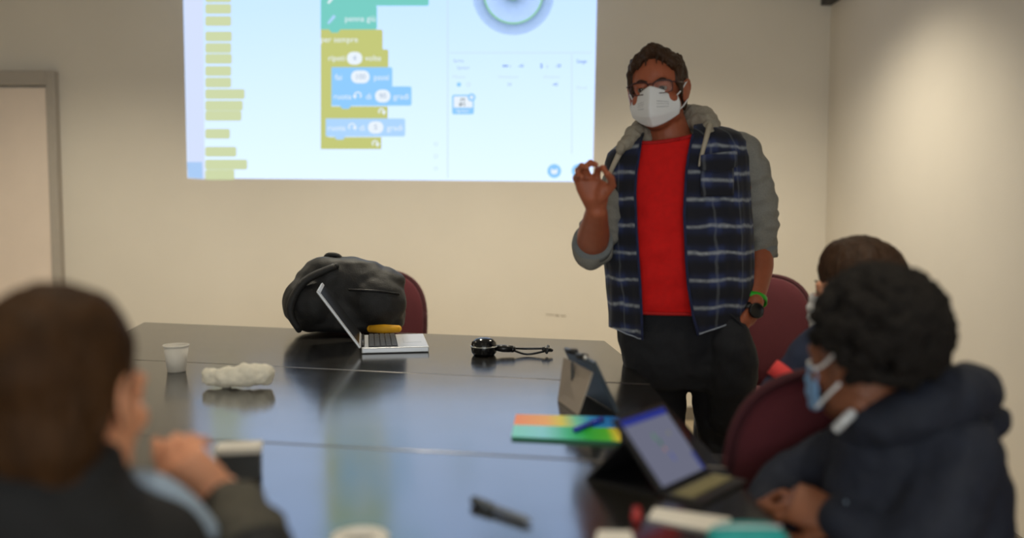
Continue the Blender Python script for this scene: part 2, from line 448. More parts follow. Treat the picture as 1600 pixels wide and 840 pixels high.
for (x0, y0, x1, y1) in ((720, 153.5, 726, 155), (719.5, 155, 721, 159), (724.5, 155, 726.2, 158), (717.5, 161, 722, 164), (723, 160.5, 726.5, 162), (718, 164, 720.5, 166), (724.5, 163, 726.8, 165.5)):
    q = rect_px(x0, y0, x1, y1, 3); mk.add(q.v, q.f)
obj('thumbnail_mark', mk, E['dark'], card, smooth=False)
obj('caption', text_px('Sprite1', 723, 173.2, 5.5, 3), E['pale'], card, smooth=False)
obj('delete_badge', circ_px(736.8, 152, 6.2, 3), E['blue'], card, smooth=False)
obj('badge_dot', circ_px(736.8, 152, 3.2, 4), E['field'], card, smooth=False)
for i, x in enumerate((866, 904)):
    bt = obj('round_button', circ_px(x, 267, 10.8, 1), E['blue'], proj, smooth=False)
    obj('button_symbol', quad_px([(x - 5, 263), (x - 2, 265), (x + 2, 265), (x + 5, 262.5), (x + 5, 270), (x + 2.5, 272), (x - 2.5, 272), (x - 5, 270)], 2), E['pale'], bt, smooth=False)
for y in (225, 244, 263): obj('scroll_dot', circ_px(681, y, 3, 1, ri=2.2), E['line'], proj, smooth=False)
# the drawing: a square turned about one corner, five degrees at a time
sp = MB(); L0 = 45.0; scx, scy = 802, -9
def line_px(mb, x0, y0, x1, y1, w, k):
    dx, dy = x1 - x0, y1 - y0; l = math.hypot(dx, dy); nx, ny = -dy / l * w / 2, dx / l * w / 2
    mb.add([at(x0 + nx, y0 + ny, LY(k)), at(x1 + nx, y1 + ny, LY(k)), at(x1 - nx, y1 - ny, LY(k)), at(x0 - nx, y0 - ny, LY(k))], [(0, 1, 2, 3)])
for j in range(72):
    a = 2 * PI * j / 72; c, s_ = math.cos(a), math.sin(a)
    line_px(sp, scx, scy, scx + L0 * c, scy + L0 * s_, 0.8, 1)
    for sg in (1, -1): line_px(sp, scx + L0 * c, scy + L0 * s_, scx + L0 * (c - sg * s_), scy + L0 * (s_ + sg * c), 0.75, 1)
spo = obj('square_rosette_drawing', sp, E['slate'], proj, smooth=False); spo['kind'] = 'stuff'
obj('drawing_ring', circ_px(scx, scy, 46.8, 1.5, 64, 43.5), E['green'], spo, smooth=False)
obj('drawing_core', circ_px(scx, scy, 9, 1.5, 32), E['green'], spo, smooth=False)

# ================================================================== CONFERENCE TABLE
ZT = 0.80
pFL = at_z(225, 503, ZT); pFR = at_z(945, 532, ZT); pC = at_z(974, 555, ZT); pR = at_z(1149, 746, ZT)
def edge_right(Y):
    if Y > pC.y: k = (Y - pC.y) / (pFR.y - pC.y); return pC.x + (pFR.x - pC.x) * k
    return pC.x + (pR.x - pC.x) * (Y - pC.y) / (pR.y - pC.y)
j1L, j1R = at_z(300, 566, ZT), at_z(1018, 600, ZT)
j2L, j2R = at_z(250, 682, ZT), at_z(1150, 731, ZT)
def on_line(a, b, x): k = (x - a.x) / (b.x - a.x); return Vector((x, a.y + (b.y - a.y) * k, ZT))
nl = Vector((-1.35, 2.75, ZT)); 
j1l = on_line(j1L, j1R, -1.42); j2l = on_line(j2L, j2R, -1.25)
j1r = on_line(j1L, j1R, 0.381); j2r = on_line(j2L, j2R, 0.404)
j1r.x = edge_right(j1r.y); j2r.x = edge_right(j2r.y)
nearL = Vector((-1.05, 1.25, ZT)); nearR = Vector((edge_right(1.25), 1.25, ZT))
table = thing('conference_table', 'long dark glossy conference table set with tablets, pens and a laptop', 'table', (-0.5, 2.4, 0))
def slab(poly, z0, z1):
    return MB().prism([Vector((p.x, p.y, z0)) for p in poly], (0, 0, z1 - z0))
g = 0.003
def off(p, dy): return Vector((p.x, p.y + dy, p.z))
obj('table_panel', slab([pFL, off(j1l, g), off(j1r, g), pC, pFR], ZT - 0.035, ZT), M['lacquer'], table, smooth=False, bevel=0.003)
obj('table_panel', slab([off(j1l, -g), off(j2l, g), off(j2r, g), off(j1r, -g)], ZT - 0.035, ZT), M['lacquer'], table, smooth=False, bevel=0.003)
obj('table_panel', slab([off(j2l, -g), nearL, nearR, off(j2r, -g)], ZT - 0.035, ZT), M['lacquer'], table, smooth=False, bevel=0.003)
for (a, c) in ((j1l, j1r), (j2l, j2r)):
    obj('joint_strip', slab([off(a, g), off(a, -g), off(c, -g), off(c, g)], ZT - 0.03, ZT - 0.0005), M['strip'], table, smooth=False)
    # slim rounded edging beside the joint
    mm = MB()
    for sg in (-1,):
        mm.tube([off(a, sg * 0.006) + Vector((0.02, 0, -0.0040)), off(c, sg * 0.006) + Vector((-0.002, 0, -0.0040))], 0.0045, n=10, ball=False)
    obj('joint_edging', mm, M['strip'], table)
legs = [(-1.25, 3.65), (0.20, 3.15), (-1.25, 2.5), (0.24, 2.5), (-0.9, 1.42), (0.28, 1.42)]
for (x, y) in legs:
    obj('leg', MB().box((x, y, (ZT - 0.036) / 2), (0.06, 0.06, ZT - 0.036)), M['dark_metal'], table, smooth=False, bevel=0.004)

# ================================================================== CHAIRS
def superell(w, h, e, n):
    out = []
    for j in range(n):
        t = 2 * PI * j / n; c, s = math.cos(t), math.sin(t)
        out.append((w / 2 * math.copysign(abs(c) ** (2 / e), c), h / 2 * math.copysign(abs(s) ** (2 / e), s)))
    return out
def pad(w, h, e, front, back, curve, n=40):
    """upholstered pad in XZ plane, facing -Y, centre at origin; rings from the front centre over the rim to the back centre"""
    prof = [(0.02, -front), (0.35, -front * 0.97), (0.65, -front * 0.85), (0.86, -front * 0.6), (0.96, -front * 0.25), (1.0, 0.0), (0.985, back * 0.6), (0.93, back), (0.5, back), (0.02, back)]
    rings = []
    for k, y in prof:
        rings.append([Vector((x * k, y - curve * (x * k / (w / 2)) ** 2, z * k)) for x, z in superell(w, h, e, n)])
    return rings
def make_chair(label):
    t = thing('padded_chair', label, 'chair', (0, 0, 0), 'burgundy upholstered chairs')
    tilt = Matrix.Rotation(math.radians(-9), 3, 'X')
    c0 = Vector((0, 0.215, 0.715))
    rb = [[c0 + tilt @ p for p in r] for r in pad(0.47, 0.50, 2.7, 0.035, 0.022, 0.05)]
    obj('backrest', MB().loft(rb), M['burgundy'], t)
    rim = MB(); pts = [c0 + tilt @ Vector((x, 0.012 - 0.05 * (x / 0.235) ** 2, z)) for x, z in superell(0.485, 0.515, 2.7, 48)]
    pts2 = pts + [pts[0], pts[1]]
    rim.tube(pts2, 0.011, n=8, ball=False)
    obj('backrest_piping', rim, M['burgundy_dark'], t)
    rs = [[Vector((p.x, -0.02 + p.z, 0.445 - p.y * 1.0)) for p in r] for r in pad(0.48, 0.46, 3.2, 0.035, 0.03, 0.0)]
    obj('seat', MB().loft(rs), M['burgundy'], t)
    for sx in (-1, 1):
        obj('leg', MB().tube([(sx * 0.21, -0.19, 0.42), (sx * 0.23, -0.21, 0.0)], 0.012, ball=False), M['dark_metal'], t)
        obj('leg', MB().tube([(sx * 0.21, 0.19, 0.42), (sx * 0.23, 0.25, 0.0)], 0.012, ball=False), M['dark_metal'], t)
        obj('back_support', MB().tube([(sx * 0.12, 0.15, 0.425), (sx * 0.12, 0.24, 0.46), (sx * 0.12, 0.268, 0.62)], 0.011, sub=4, ball=False), M['dark_metal'], t)
    return t
ch_far = make_chair('burgundy chair at the far table end, partly hidden by black backpack')
p = at(587, 470, 4.45); ch_far.location = (p.x, 4.25, 0); ch_far.rotation_euler = (0, 0, 0)
ch_mid = copy_tree(ch_far); ch_mid['label'] = 'burgundy chair behind the standing man, its rounded back by his watch'
ch_mid.location = (1.06, 4.02, 0); ch_mid.rotation_euler = (0, 0, math.radians(-20))
ch_near = copy_tree(ch_far); ch_near['label'] = 'nearest burgundy chair, seen from behind beside the boy in the navy jacket'
ch_near.location = (0.69, 2.07, 0); ch_near.rotation_euler = (0, 0, math.radians(180))

# ================================================================== PEOPLE: shared builders
def proj_px(p):
    d = Vector(p) - Vector((0, 0, CAM_Z))
    z = d.y * CP - d.z * SP; y = d.y * SP + d.z * CP
    return 800 + F * d.x / z, 420 - F * y / z
def frame(origin, yaw=0, pitch=0, roll=0, s=1.0):
    """local frame of a head: faces -Y, Z up; yaw about Z, pitch > 0 looks down"""
    R = Matrix.Rotation(math.radians(yaw), 4, 'Z') @ Matrix.Rotation(math.radians(roll), 4, 'Y') @ Matrix.Rotation(math.radians(pitch), 4, 'X')
    return Matrix.Translation(Vector(origin)) @ R @ Matrix.Scale(s, 4)
def lell(mb, X, c, r, rot=None, nu=20, nv=12):
    R = X.to_3x3()
    mb.ell(X @ Vector(c), r, R @ rot if rot else R, nu, nv)
def ltube(mb, X, pts, radii, **k):
    s = X.to_scale().x
    if not hasattr(radii, '__len__'): radii = [radii] * len(pts)
    mb.tube([X @ Vector(p) for p in pts], [r * s for r in radii], **k)
def head_form(mb, X):
    lell(mb, X, (0, .012, .035), (.076, .096, .085), nu=28, nv=18)
    lell(mb, X, (0, -.012, -.04), (.064, .078, .078), nu=28, nv=18)
    lell(mb, X, (0, -.05, -.088), (.036, .038, .028))
    for sx in (-1, 1):
        lell(mb, X, (sx * .040, -.055, -.028), (.028, .026, .022))
        lell(mb, X, (sx * .048, .0, -.072), (.020, .045, .026))
        lell(mb, X, (sx * .030, -.078, .020), (.027, .014, .009))
        lell(mb, X, (sx * .010, -.098, -.041), (.009, .012, .009))
        lell(mb, X, (sx * .031, -.0825, .0095), (.017, .0112, .0062)); lell(mb, X, (sx * .031, -.080, -.0105), (.016, .0095, .0050)); lell(mb, X, (sx * .047, -.074, .001), (.006, .008, .009))
        er = Matrix.Rotation(math.radians(sx * -18), 3, 'Z')
        lell(mb, X, (sx * .081, .014, -.003), (.0075, .021, .032), er)
        lell(mb, X, (sx * .079, .006, -.028), (.007, .010, .012), er)
        ltube(mb, X, [(sx * .086, .001, .022), (sx * .091, .020, .028), (sx * .093, .034, .012), (sx * .089, .030, -.012), (sx * .082, .012, -.034)], .0042, sub=4, n=8)
    ltube(mb, X, [(0, -.080, .012), (0, -.096, -.012), (0, -.108, -.034)], [.009, .010, .0125], n=12)
    lell(mb, X, (0, -.084, -.064), (.024, .010, .006)); lell(mb, X, (0, -.083, -.074), (.021, .010, .007))
def finger(mb, X, base, ln, r, curl, spread=0.0):
    """three phalanges from base along +Z, bending towards -Y"""
    pts = [Vector(base)]; a = 0
    for L, c in zip((.44 * ln, .32 * ln, .24 * ln), curl):
        a += math.radians(c)
        pts.append(pts[-1] + Vector((math.sin(math.radians(spread)) * math.cos(a), -math.sin(a), math.cos(a))) * L)
    ltube(mb, X, pts, [r, r * .95, r * .85, r * .72], n=10)
    for p, k in zip(pts[1:3], (.98, .9)): lell(mb, X, p, (r * k, r * k, r * k), nu=10, nv=8)
    return [X @ p for p in pts]
def hand_form(mb, X, side, curl, thumb_curl=30):
    """wrist at the origin, fingers along +Z, palm facing -Y, thumb on side*X"""
    ltube(mb, X, [(0, 0, -.03), (0, 0, .02)], [.026, .027], n=14)
    ring = [(x, y) for x, y in superell(1, 1, 2.6, 16)]
    mb.loft([[X @ Vector((a * x, b * y, z)) for x, y in ring] for z, a, b in ((0, .050, .036), (.03, .072, .034), (.065, .084, .030), (.092, .082, .024))])
    lell(mb, X, (side * .024, -.012, .034), (.019, .016, .034))
    for k, (x, ln, r) in enumerate(((side * .031, .074, .0088), (side * .010, .083, .0092), (side * -.011, .077, .0088), (side * -.031, .061, .0078))):
        finger(mb, X, (x, 0, .084 - .004 * abs(k - 1)), ln, r, [c * (1 + .08 * k) for c in curl], side * (6 - 4 * k))
    t = math.radians(thumb_curl)
    pts = [Vector((side * .028, -.008, .022)), Vector((side * .050, -.020, .048)), Vector((side * (.060 - .02 * math.sin(t)), -.030 - .02 * math.sin(t), .078)), Vector((side * (.058 - .04 * math.sin(t)), -.036 - .03 * math.sin(t), .102))]
    ltube(mb, X, pts, [.0135, .0115, .0105, .0085], n=10)
def look_frame(origin, along, palm, s=1.0):
    z = Vector(along).normalized(); y = -(Vector(palm) - Vector(palm).dot(z) * z).normalized(); x = y.cross(z)
    R = Matrix((x, y, z)).transposed().to_4x4()
    return Matrix.Translation(Vector(origin)) @ R @ Matrix.Scale(s, 4)
def grid(fn, nu, nv, closed=False):
    mb = MB(); mb.uv = []
    for i in range(nv + 1):
        for j in range(nu + (0 if closed else 1)):
            p, uv = fn(j / nu, i / nv); mb.v.append(Vector(p)); mb.uv.append(uv)
    w = nu if closed else nu + 1
    for i in range(nv):
        for j in range(nu):
            k = (j + 1) % w if closed else j + 1
            mb.f.append((i * w + j, i * w + k, (i + 1) * w + k, (i + 1) * w + j))
    return mb
def sleeve_mb(pts, radii, rings=60, n=40, fold=0.004, seed=0.0, freq=26, flat=1.0):
    P, R = smooth_path([Vector(p) for p in pts], list(radii), max(2, rings // (len(pts) - 1)))
    mb = MB(); out = []; up = None; L = 0
    for i, p in enumerate(P):
        if i: L += (p - P[i - 1]).length
        t = (P[min(i + 1, len(P) - 1)] - P[max(i - 1, 0)]).normalized()
        if up is None: up = Vector((0, 1, 0)) if abs(t.y) < .8 else Vector((1, 0, 0))
        a = t.cross(up).normalized(); bb = a.cross(t).normalized(); up = bb
        ring = []
        for j in range(n):
            th = 2 * PI * j / n
            f = noise.noise(Vector((math.cos(th) * 1.3 + seed, math.sin(th) * 1.3, L * freq + 0.8 * math.sin(th + seed)))) * fold
            ring.append(p + (a * math.cos(th) + bb * math.sin(th)) * (R[i] + f))
        out.append(ring)
    return mb.loft(out)

M['skin'] = mat('skin_light', srgb(158, 87, 60), 0.5, var=0.07, scale=40, bump=0.08, bscale=500, sss=0.15, spec=0.35)
M['skin_boy'] = mat('skin_pale', srgb(222, 156, 120), 0.5, var=0.05, scale=40, sss=0.15, spec=0.35)
M['skin_dark'] = mat('skin_brown', srgb(122, 74, 50), 0.48, var=0.08, scale=40, sss=0.08, spec=0.4)
M['hair'] = mat('hair_brown', srgb(58, 38, 24), 0.55, var=0.4, scale=60, bump=0.8, bscale=150, stretch=(1, 1, 0.25), spec=0.25)
M['hair_warm'] = mat('hair_chestnut', srgb(60, 38, 18), 0.65, var=0.4, scale=40, bump=0.8, bscale=150, stretch=(1, 1, 0.25), spec=0.15)
M['hair_black'] = mat('hair_black', srgb(24, 20, 18), 0.75, var=0.3, scale=120, bump=0.8, bscale=260, spec=0.2)
M['eye_white'] = mat('eye_white', srgb(118, 104, 94), 0.2, var=0.02)
M['iris'] = mat('iris', srgb(38, 28, 22), 0.15, var=0.1)
M['mask_white'] = mat('mask_fabric', srgb(232, 233, 236), 0.8, var=0.02, scale=300, bump=0.12, bscale=900)
M['mask_print'] = mat('mask_print', srgb(150, 154, 162), 0.8)
M['mask_blue'] = mat('mask_blue', srgb(120, 160, 205), 0.8, var=0.03, scale=300)
M['glasses'] = mat('glasses_frame', srgb(60, 24, 26), 0.3, var=0.1)
m, nt, b = new_mat('lens'); M['lens'] = m
out = nt.nodes['Material Output']; tr = nt.nodes.new('ShaderNodeBsdfTransparent'); gl = nt.nodes.new('ShaderNodeBsdfGlossy'); gl.inputs['Roughness'].default_value = 0.03
mx = nt.nodes.new('ShaderNodeMixShader'); mx.inputs[0].default_value = 0.008
nt.links.new(tr.outputs[0], mx.inputs[1]); nt.links.new(gl.outputs[0], mx.inputs[2]); nt.links.new(mx.outputs[0], out.inputs['Surface'])
M['red'] = mat('red_jersey', srgb(210, 6, 4), 0.9, var=0.08, scale=60, bump=0.15, bscale=700)
M['red_rib'] = mat('red_rib', srgb(176, 14, 14), 0.85, var=0.1, scale=200)
M['grey'] = mat('grey_melange', srgb(128, 126, 120), 0.9, var=0.16, scale=320, bump=0.25, bscale=500)
M['grey_cuff'] = mat('grey_cuff', srgb(118, 122, 124), 0.9, var=0.12, scale=320, bump=0.25, bscale=500)
M['hood'] = mat('hood_lining', srgb(150, 142, 128), 0.9, var=0.14, scale=260, bump=0.25, bscale=500)
M['cord'] = mat('hood_trim', srgb(176, 166, 148), 0.85, var=0.08, scale=200)
M['jeans'] = mat('dark_denim', srgb(26, 27, 33), 0.85, var=0.18, scale=150, bump=0.3, bscale=500)
M['shoe'] = mat('shoe_leather', srgb(26, 24, 24), 0.5, var=0.1)
M['hem'] = mat('hem_stitch', srgb(150, 158, 172), 0.85, var=0.2, scale=120)
M['green_band'] = mat('green_silicone', srgb(28, 176, 30), 0.5, var=0.04)
M['watch'] = mat('watch_black', srgb(14, 14, 15), 0.35, var=0.05)
# plaid: UV in metres
m, nt, b = new_mat('plaid_flannel'); M['plaid'] = m
b.inputs['Roughness'].default_value = 0.9; b.inputs['Sheen Weight'].default_value = 0.05
N = nt.nodes.new; LK = nt.links.new
uvn = N('ShaderNodeUVMap'); sep = N('ShaderNodeSeparateXYZ'); nz = N('ShaderNodeTexNoise'); nz.inputs['Scale'].default_value = 14; nz.inputs['Detail'].default_value = 2
LK(uvn.outputs[0], nz.inputs['Vector'])
def mth(op, a, c=None, d=None):
    n = N('ShaderNodeMath'); n.operation = op
    for i, v in enumerate((a, c, d)):
        if v is None: continue
        if isinstance(v, (int, float)): n.inputs[i].default_value = v
        else: LK(v, n.inputs[i])
    return n.outputs[0]
LK(uvn.outputs[0], sep.inputs[0])
wob = mth('MULTIPLY', mth('SUBTRACT', nz.outputs['Fac'], 0.5), 0.022)
U = mth('ADD', sep.outputs[0], wob); V = mth('ADD', sep.outputs[1], wob)
def stripe(coord, period, phase, half, soft):
    f = mth('FRACT', mth('ADD', mth('DIVIDE', coord, period), phase))
    d = mth('MULTIPLY', mth('ABSOLUTE', mth('SUBTRACT', f, 0.5)), period)
    mrn = N('ShaderNodeMapRange'); mrn.interpolation_type = 'SMOOTHSTEP'
    LK(d, mrn.inputs[0]); mrn.inputs[1].default_value = half; mrn.inputs[2].default_value = half + soft; mrn.inputs[3].default_value = 1; mrn.inputs[4].default_value = 0
    return mrn.outputs[0]
def mixc(fac, c1, c2):
    n = N('ShaderNodeMix'); n.data_type = 'RGBA'; LK(fac, n.inputs[0])
    for i, v in ((6, c1), (7, c2)):
        if isinstance(v, tuple): n.inputs[i].default_value = v
        else: LK(v, n.inputs[i])
    return n.outputs[2]
navy, dark, pale = srgb(36, 48, 90), srgb(15, 17, 30), srgb(176, 182, 186)
col = mixc(stripe(V, 0.077, 0.0, 0.008, 0.022), navy, dark)
col = mixc(mth('MULTIPLY', stripe(U, 0.095, 0.25, 0.020, 0.012), 0.62), col, dark)
fz_ = N('ShaderNodeTexNoise'); fz_.inputs['Scale'].default_value = 60; LK(uvn.outputs[0], fz_.inputs['Vector'])
amt = mth('MULTIPLY', stripe(V, 0.077, 0.5, 0.0002, 0.0085), mth('ADD', mth('MULTIPLY', fz_.outputs['Fac'], 1.0), 0.0))
col = mixc(amt, col, pale)
col = mixc(mth('MULTIPLY', stripe(U, 0.095, 0.75, 0.0004, 0.006), 0.12), col, pale)
LK(col, b.inputs['Base Color'])
fb = N('ShaderNodeTexNoise'); fb.inputs['Scale'].default_value = 500; LK(uvn.outputs[0], fb.inputs['Vector'])
bp = N('ShaderNodeBump'); bp.inputs['Strength'].default_value = 0.25; bp.inputs['Distance'].default_value = 0.003; LK(fb.outputs['Fac'], bp.inputs['Height']); LK(bp.outputs[0], b.inputs['Normal'])

def add_eyes(par, X, iris_mat):
    for sx in (-1, 1):
        e = MB(); lell(e, X, (sx * .031, -.0785, .002), (.0125, .0125, .0115)); eo = obj('eye', e, M['eye_white'], par)
        i = MB(); lell(i, X, (sx * .031 - .001, -.0878, .001), (.0068, .0042, .0068)); obj('iris', i, iris_mat, eo)
        w = MB(); ltube(w, X, [(sx * .014, -.090, .022), (sx * .032, -.092, .0275), (sx * .049, -.078, .022)], [.0020, .0027, .0014], sub=3, n=8); obj('eyebrow', w, M['hair'], par)
def fold_mask(par, X):
    """upright fold mask with a centre ridge"""
    def rid(v):
        t = [-.117, -.131, -.146, -.144, -.116]; k = min(3, int(v * 4)); f = v * 4 - k
        return t[k] * (1 - f) + t[k + 1] * f
    def fn(u, v):
        a = u * 2 - 1; k = abs(a)
        y = -.048 + (rid(v) + .048) * (1 - k ** 1.2)
        zt = .006 - .030 * k ** 1.25; zb = -.110 + .036 * k ** 1.6
        bul = 0.006 * math.sin(PI * v) * k
        return X @ Vector((a * (.067 + bul), y, zt + (zb - zt) * v)), (u, v)
    mo = obj('face_mask', grid(fn, 40, 24), M['mask_white'], par, solid=.0025)
    for sx in (-1, 1):
        l = MB()
        ltube(l, X, [(sx * .062, -.062, -.026), (sx * .076, -.025, -.004), (sx * .088, .012, .024)], .0021, sub=5, n=8)
        ltube(l, X, [(sx * .062, -.060, -.070), (sx * .077, -.025, -.052), (sx * .086, .014, -.030)], .0021, sub=5, n=8)
        obj('ear_loop', l, M['mask_white'], mo)
    s = MB(); ltube(s, X, [(0, rid(v) - .0016, .005 - .114 * v) for v in (0, .2, .4, .6, .8, 1.0)], .0017, n=6, sub=3); obj('ridge_seam', s, M['mask_white'], mo)
    # faint grey print on both halves
    for (a0, a1, rows) in ((-.62, -.30, (.34, .40, .46, .54)), (.26, .66, (.36, .43, .52))):
        pm = MB()
        for v in rows:
            n = 7
            for i in range(n):
                u0 = a0 + (a1 - a0) * i / n; u1 = u0 + (a1 - a0) / n * random.uniform(.45, .8)
                q = []
                for uu, vv in ((u0, v - .011), (u1, v - .011), (u1, v + .011), (u0, v + .011)):
                    p, _ = fn((uu + 1) / 2, vv); q.append(p + (X.to_3x3() @ Vector((0, -.0022, 0))))
                pm.add(q, [(0, 1, 2, 3)])
        obj('printed_marks', pm, M['mask_print'], mo, smooth=False)
    return mo
def flat_mask(par, X, m_out, loop_r=.0022):
    """pleated surgical mask with white ear loops"""
    def fn(u, v):
        a = u * 2 - 1; k = abs(a)
        y = -.050 - (.062 + .012 * math.sin(PI * v)) * (1 - k ** 2.2)
        pl = .0018 * math.sin(v * PI * 7)
        return X @ Vector((a * .066, y - pl, -.014 + .006 * (1 - k) - .098 * v * (1 - .25 * k))), (u, v)
    mo = obj('face_mask', grid(fn, 24, 28), m_out, par, solid=.002)
    for sx in (-1, 1):
        l = MB()
        ltube(l, X, [(sx * .064, -.056, -.017), (sx * .076, -.022, -.002), (sx * .088, .012, .020)], loop_r, sub=5, n=8)
        ltube(l, X, [(sx * .064, -.056, -.086), (sx * .077, -.020, -.060), (sx * .086, .016, -.034)], loop_r, sub=5, n=8)
        obj('ear_loop', l, M['mask_white'], mo)
    b_ = MB(); ltube(b_, X, [fn_inv for fn_inv in [(a * .0665, -.051 - .063 * (1 - abs(a) ** 2.2), -.0135 + .006 * (1 - abs(a))) for a in [x / 8 - 1 for x in range(17)]]], .0022, n=6)
    obj('mask_border', b_, M['mask_white'], mo)
    return mo

# ================================================================== THE STANDING MAN
random.seed(4)
TY = 2.80
def W(px, py, dy=0.0): return at(px, py, TY + dy)
man = thing('person', 'standing man in red t-shirt, plaid shirt and white mask, raising one hand', 'person', (0.50, TY + 0.02, 0))
HX = frame(W(1027, 143, -0.005), yaw=-19, pitch=2, roll=-4, s=1.01)
body = MB()
head_form(body, HX)
body.tube([W(1050, 240, .03), W(1045, 212, .025), W(1038, 185, .02), W(1034, 150, .02)], [.085, .066, .060, .055], n=20)
# torso core
def tor(py, cx, hw, b_, dy=0.0, n=24):
    c = W(cx, py, dy); a = hw / 514
    return [Vector((c.x + x, c.y + y, c.z)) for x, y in superell(2 * a, 2 * b_, 2.3, n)]
body.loft([tor(222, 1053, 70, .07), tor(245, 1056, 92, .09), tor(300, 1057, 96, .105), tor(400, 1058, 96, .12), tor(500, 1062, 86, .10), tor(560, 1068, 76, .085)])
# his left arm (right of the picture): down, hand in the pocket
body.tube([W(1152, 236, .01), W(1170, 300, .03), W(1183, 392, .045)], [.056, .054, .046], n=18, sub=4)
body.tube([W(1183, 385, .040), W(1186, 415, .005), W(1180, 452, -.055), W(1173, 483, -.095)], [.045, .044, .036, .030], n=18, sub=4)
hand_form(body, look_frame(W(1173, 486, -.098), W(1138, 556, -.085) - W(1173, 486, -.098), Vector((-1, .2, 0)), 1.0), -1, (18, 22, 16), 10)
# his right arm: elbow low, forearm raised towards the viewer, fingers and thumb pinched
elb, wri = W(925, 386, -.10), W(932, 330, -.29)
body.tube([W(988, 264, .01), W(955, 326, -.045), elb], [.040, .046, .046], n=18, sub=4)
body.tube([elb, elb.lerp(wri, .35), elb.lerp(wri, .75), wri], [.046, .047, .036, .030], n=18, sub=4)
HD = -.31
palm_c = W(926, 303, HD)
pr = [W(931, 326, HD + .012), W(929, 312, HD), W(925, 296, HD - .004), W(921, 282, HD - .008)]
def palm_ring(c, a, b_):
    return [Vector((c.x + x, c.y + y, c.z)) for x, y in superell(2 * a, 2 * b_, 2.6, 18)]
body.loft([palm_ring(pr[0], .028, .021), palm_ring(pr[1], .037, .021), palm_ring(pr[2], .043, .018), palm_ring(pr[3], .040, .014)])
body.ell(W(941, 300, HD - .016), (.020, .019, .030), Matrix.Rotation(math.radians(14), 3, 'Y'))
def fing(pts, r):
    P = [W(*p) for p in pts]
    body.tube(P, [r, r * .97, r * .88, r * .76][:len(P)], n=10, sub=1)
    for q, k in zip(P[1:-1], (1.0, .92)): body.ell(q, r * k, nu=10, nv=8)
fing([(905, 290, HD), (899, 278, HD - .022), (903, 272, HD - .048), (909, 276, HD - .060)], .0096)
fing([(911, 284, HD), (903, 266, HD - .022), (909, 259, HD - .050), (917, 262, HD - .066)], .0103)
fing([(921, 281, HD), (914, 261, HD - .018), (923, 254, HD - .048), (931, 257, HD - .066)], .0106)
fing([(932, 283, HD), (934, 265, HD - .020), (942, 262, HD - .046), (948, 271, HD - .060)], .0103)
fing([(945, 304, HD - .010), (956, 290, HD - .030), (955, 279, HD - .048), (949, 272, HD - .062)], .0126)
# legs
body.tube([W(1030, 545, .06), W(1040, 735, .06), W(1046, 945, .07)], [.066, .055, .042], n=18)
body.tube([W(1112, 545, .04), W(1131, 735, .03), W(1135, 945, .05)], [.066, .055, .042], n=18)
fused('body', body, M['skin'], man, voxel=.0042, it=4)
add_eyes(man, HX, M['iris'])
# hair: cap, nape, sideburns and swept locks
hb = MB()
lell(hb, HX, (0, .024, .047), (.081, .097, .084), nu=28, nv=18)
lell(hb, HX, (0, .062, -.02), (.064, .046, .062))
for sx in (-1, 1):
    ltube(hb, HX, [(sx * .073, -.030, .055), (sx * .0745, -.022, .02), (sx * .072, -.018, -.022)], [.012, .009, .004], n=10, sub=3)
    ltube(hb, HX, [(sx * .070, .038, .02), (sx * .068, .045, -.05)], [.016, .010], n=10)
for i in range(46):
    x = random.uniform(-.060, .066)
    lift = .004 + .021 * math.exp(-((x + .006) / .026) ** 2) - .022 * math.exp(-((x + .040) / .009) ** 2) + .006 * (x < -.05) + random.uniform(-.002, .003)
    y0 = -.048 - .014 * (1 - (x / .066) ** 2) + random.uniform(-.003, .003)
    z0 = .094 - .036 * (x / .066) ** 2 + random.uniform(-.003, .003)
    zb = .128 - .060 * ((x + .012) / .075) ** 2 - (.012 if -.05 < x < -.03 else 0)
    ltube(hb, HX, [(x - .004, y0 + .012, z0 - .006), (x, y0 - .008, z0 + lift * .7 + .004), (x + .012, y0 + .022, max(z0 + lift + .006, zb - .004)), (x * .9 + .020, y0 + .072, zb - .002)], [.006, .0095, .011, .008], n=8, sub=3)
for i in range(30):
    a = random.uniform(-1.2, 1.2); s_ = random.choice((-1, 1)); y = random.uniform(-.025, .08)
    xx = .081 * math.sqrt(max(.1, 1 - ((y - .024) / .1) ** 2))
    ltube(hb, HX, [(s_ * xx * .86, y - .01, .09 + random.uniform(-.01, .01)), (s_ * (xx + .002), y, .05), (s_ * xx, y + .012, .012 + random.uniform(-.012, .01))], [.006, .0075, .003], n=8, sub=3)
for i in range(16):
    z = .075 - .0045 * i; ltube(hb, HX, [(.060, -.034, z + .012), (.0685 + .0003 * i, -.046 + .0012 * i, z), (.073, -.030, z - .020)], [.008, .008, .004], n=8, sub=3)
    ltube(hb, HX, [(-.060, -.030, z + .012), (-.0685, -.040 + .0012 * i, z), (-.073, -.026, z - .020)], [.008, .008, .004], n=8, sub=3)
for x, y, z in ((-.045, -.052, .082), (-.035, -.056, .086), (.05, -.045, .074), (.012, -.058, .090), (-.02, -.055, .088), (.028, -.052, .086), (.04, -.048, .08)):
    ltube(hb, HX, [(x, y, z + .012), (x + .005, y - .016, z), (x + .004, y - .021, z - .020)], [.006, .004, .0015], n=8, sub=3)
fused('hair', hb, M['hair'], man, voxel=.0030, it=1, disp=lambda p: .0024 * fbm((p.x, p.y * .4, p.z * .35), 170))
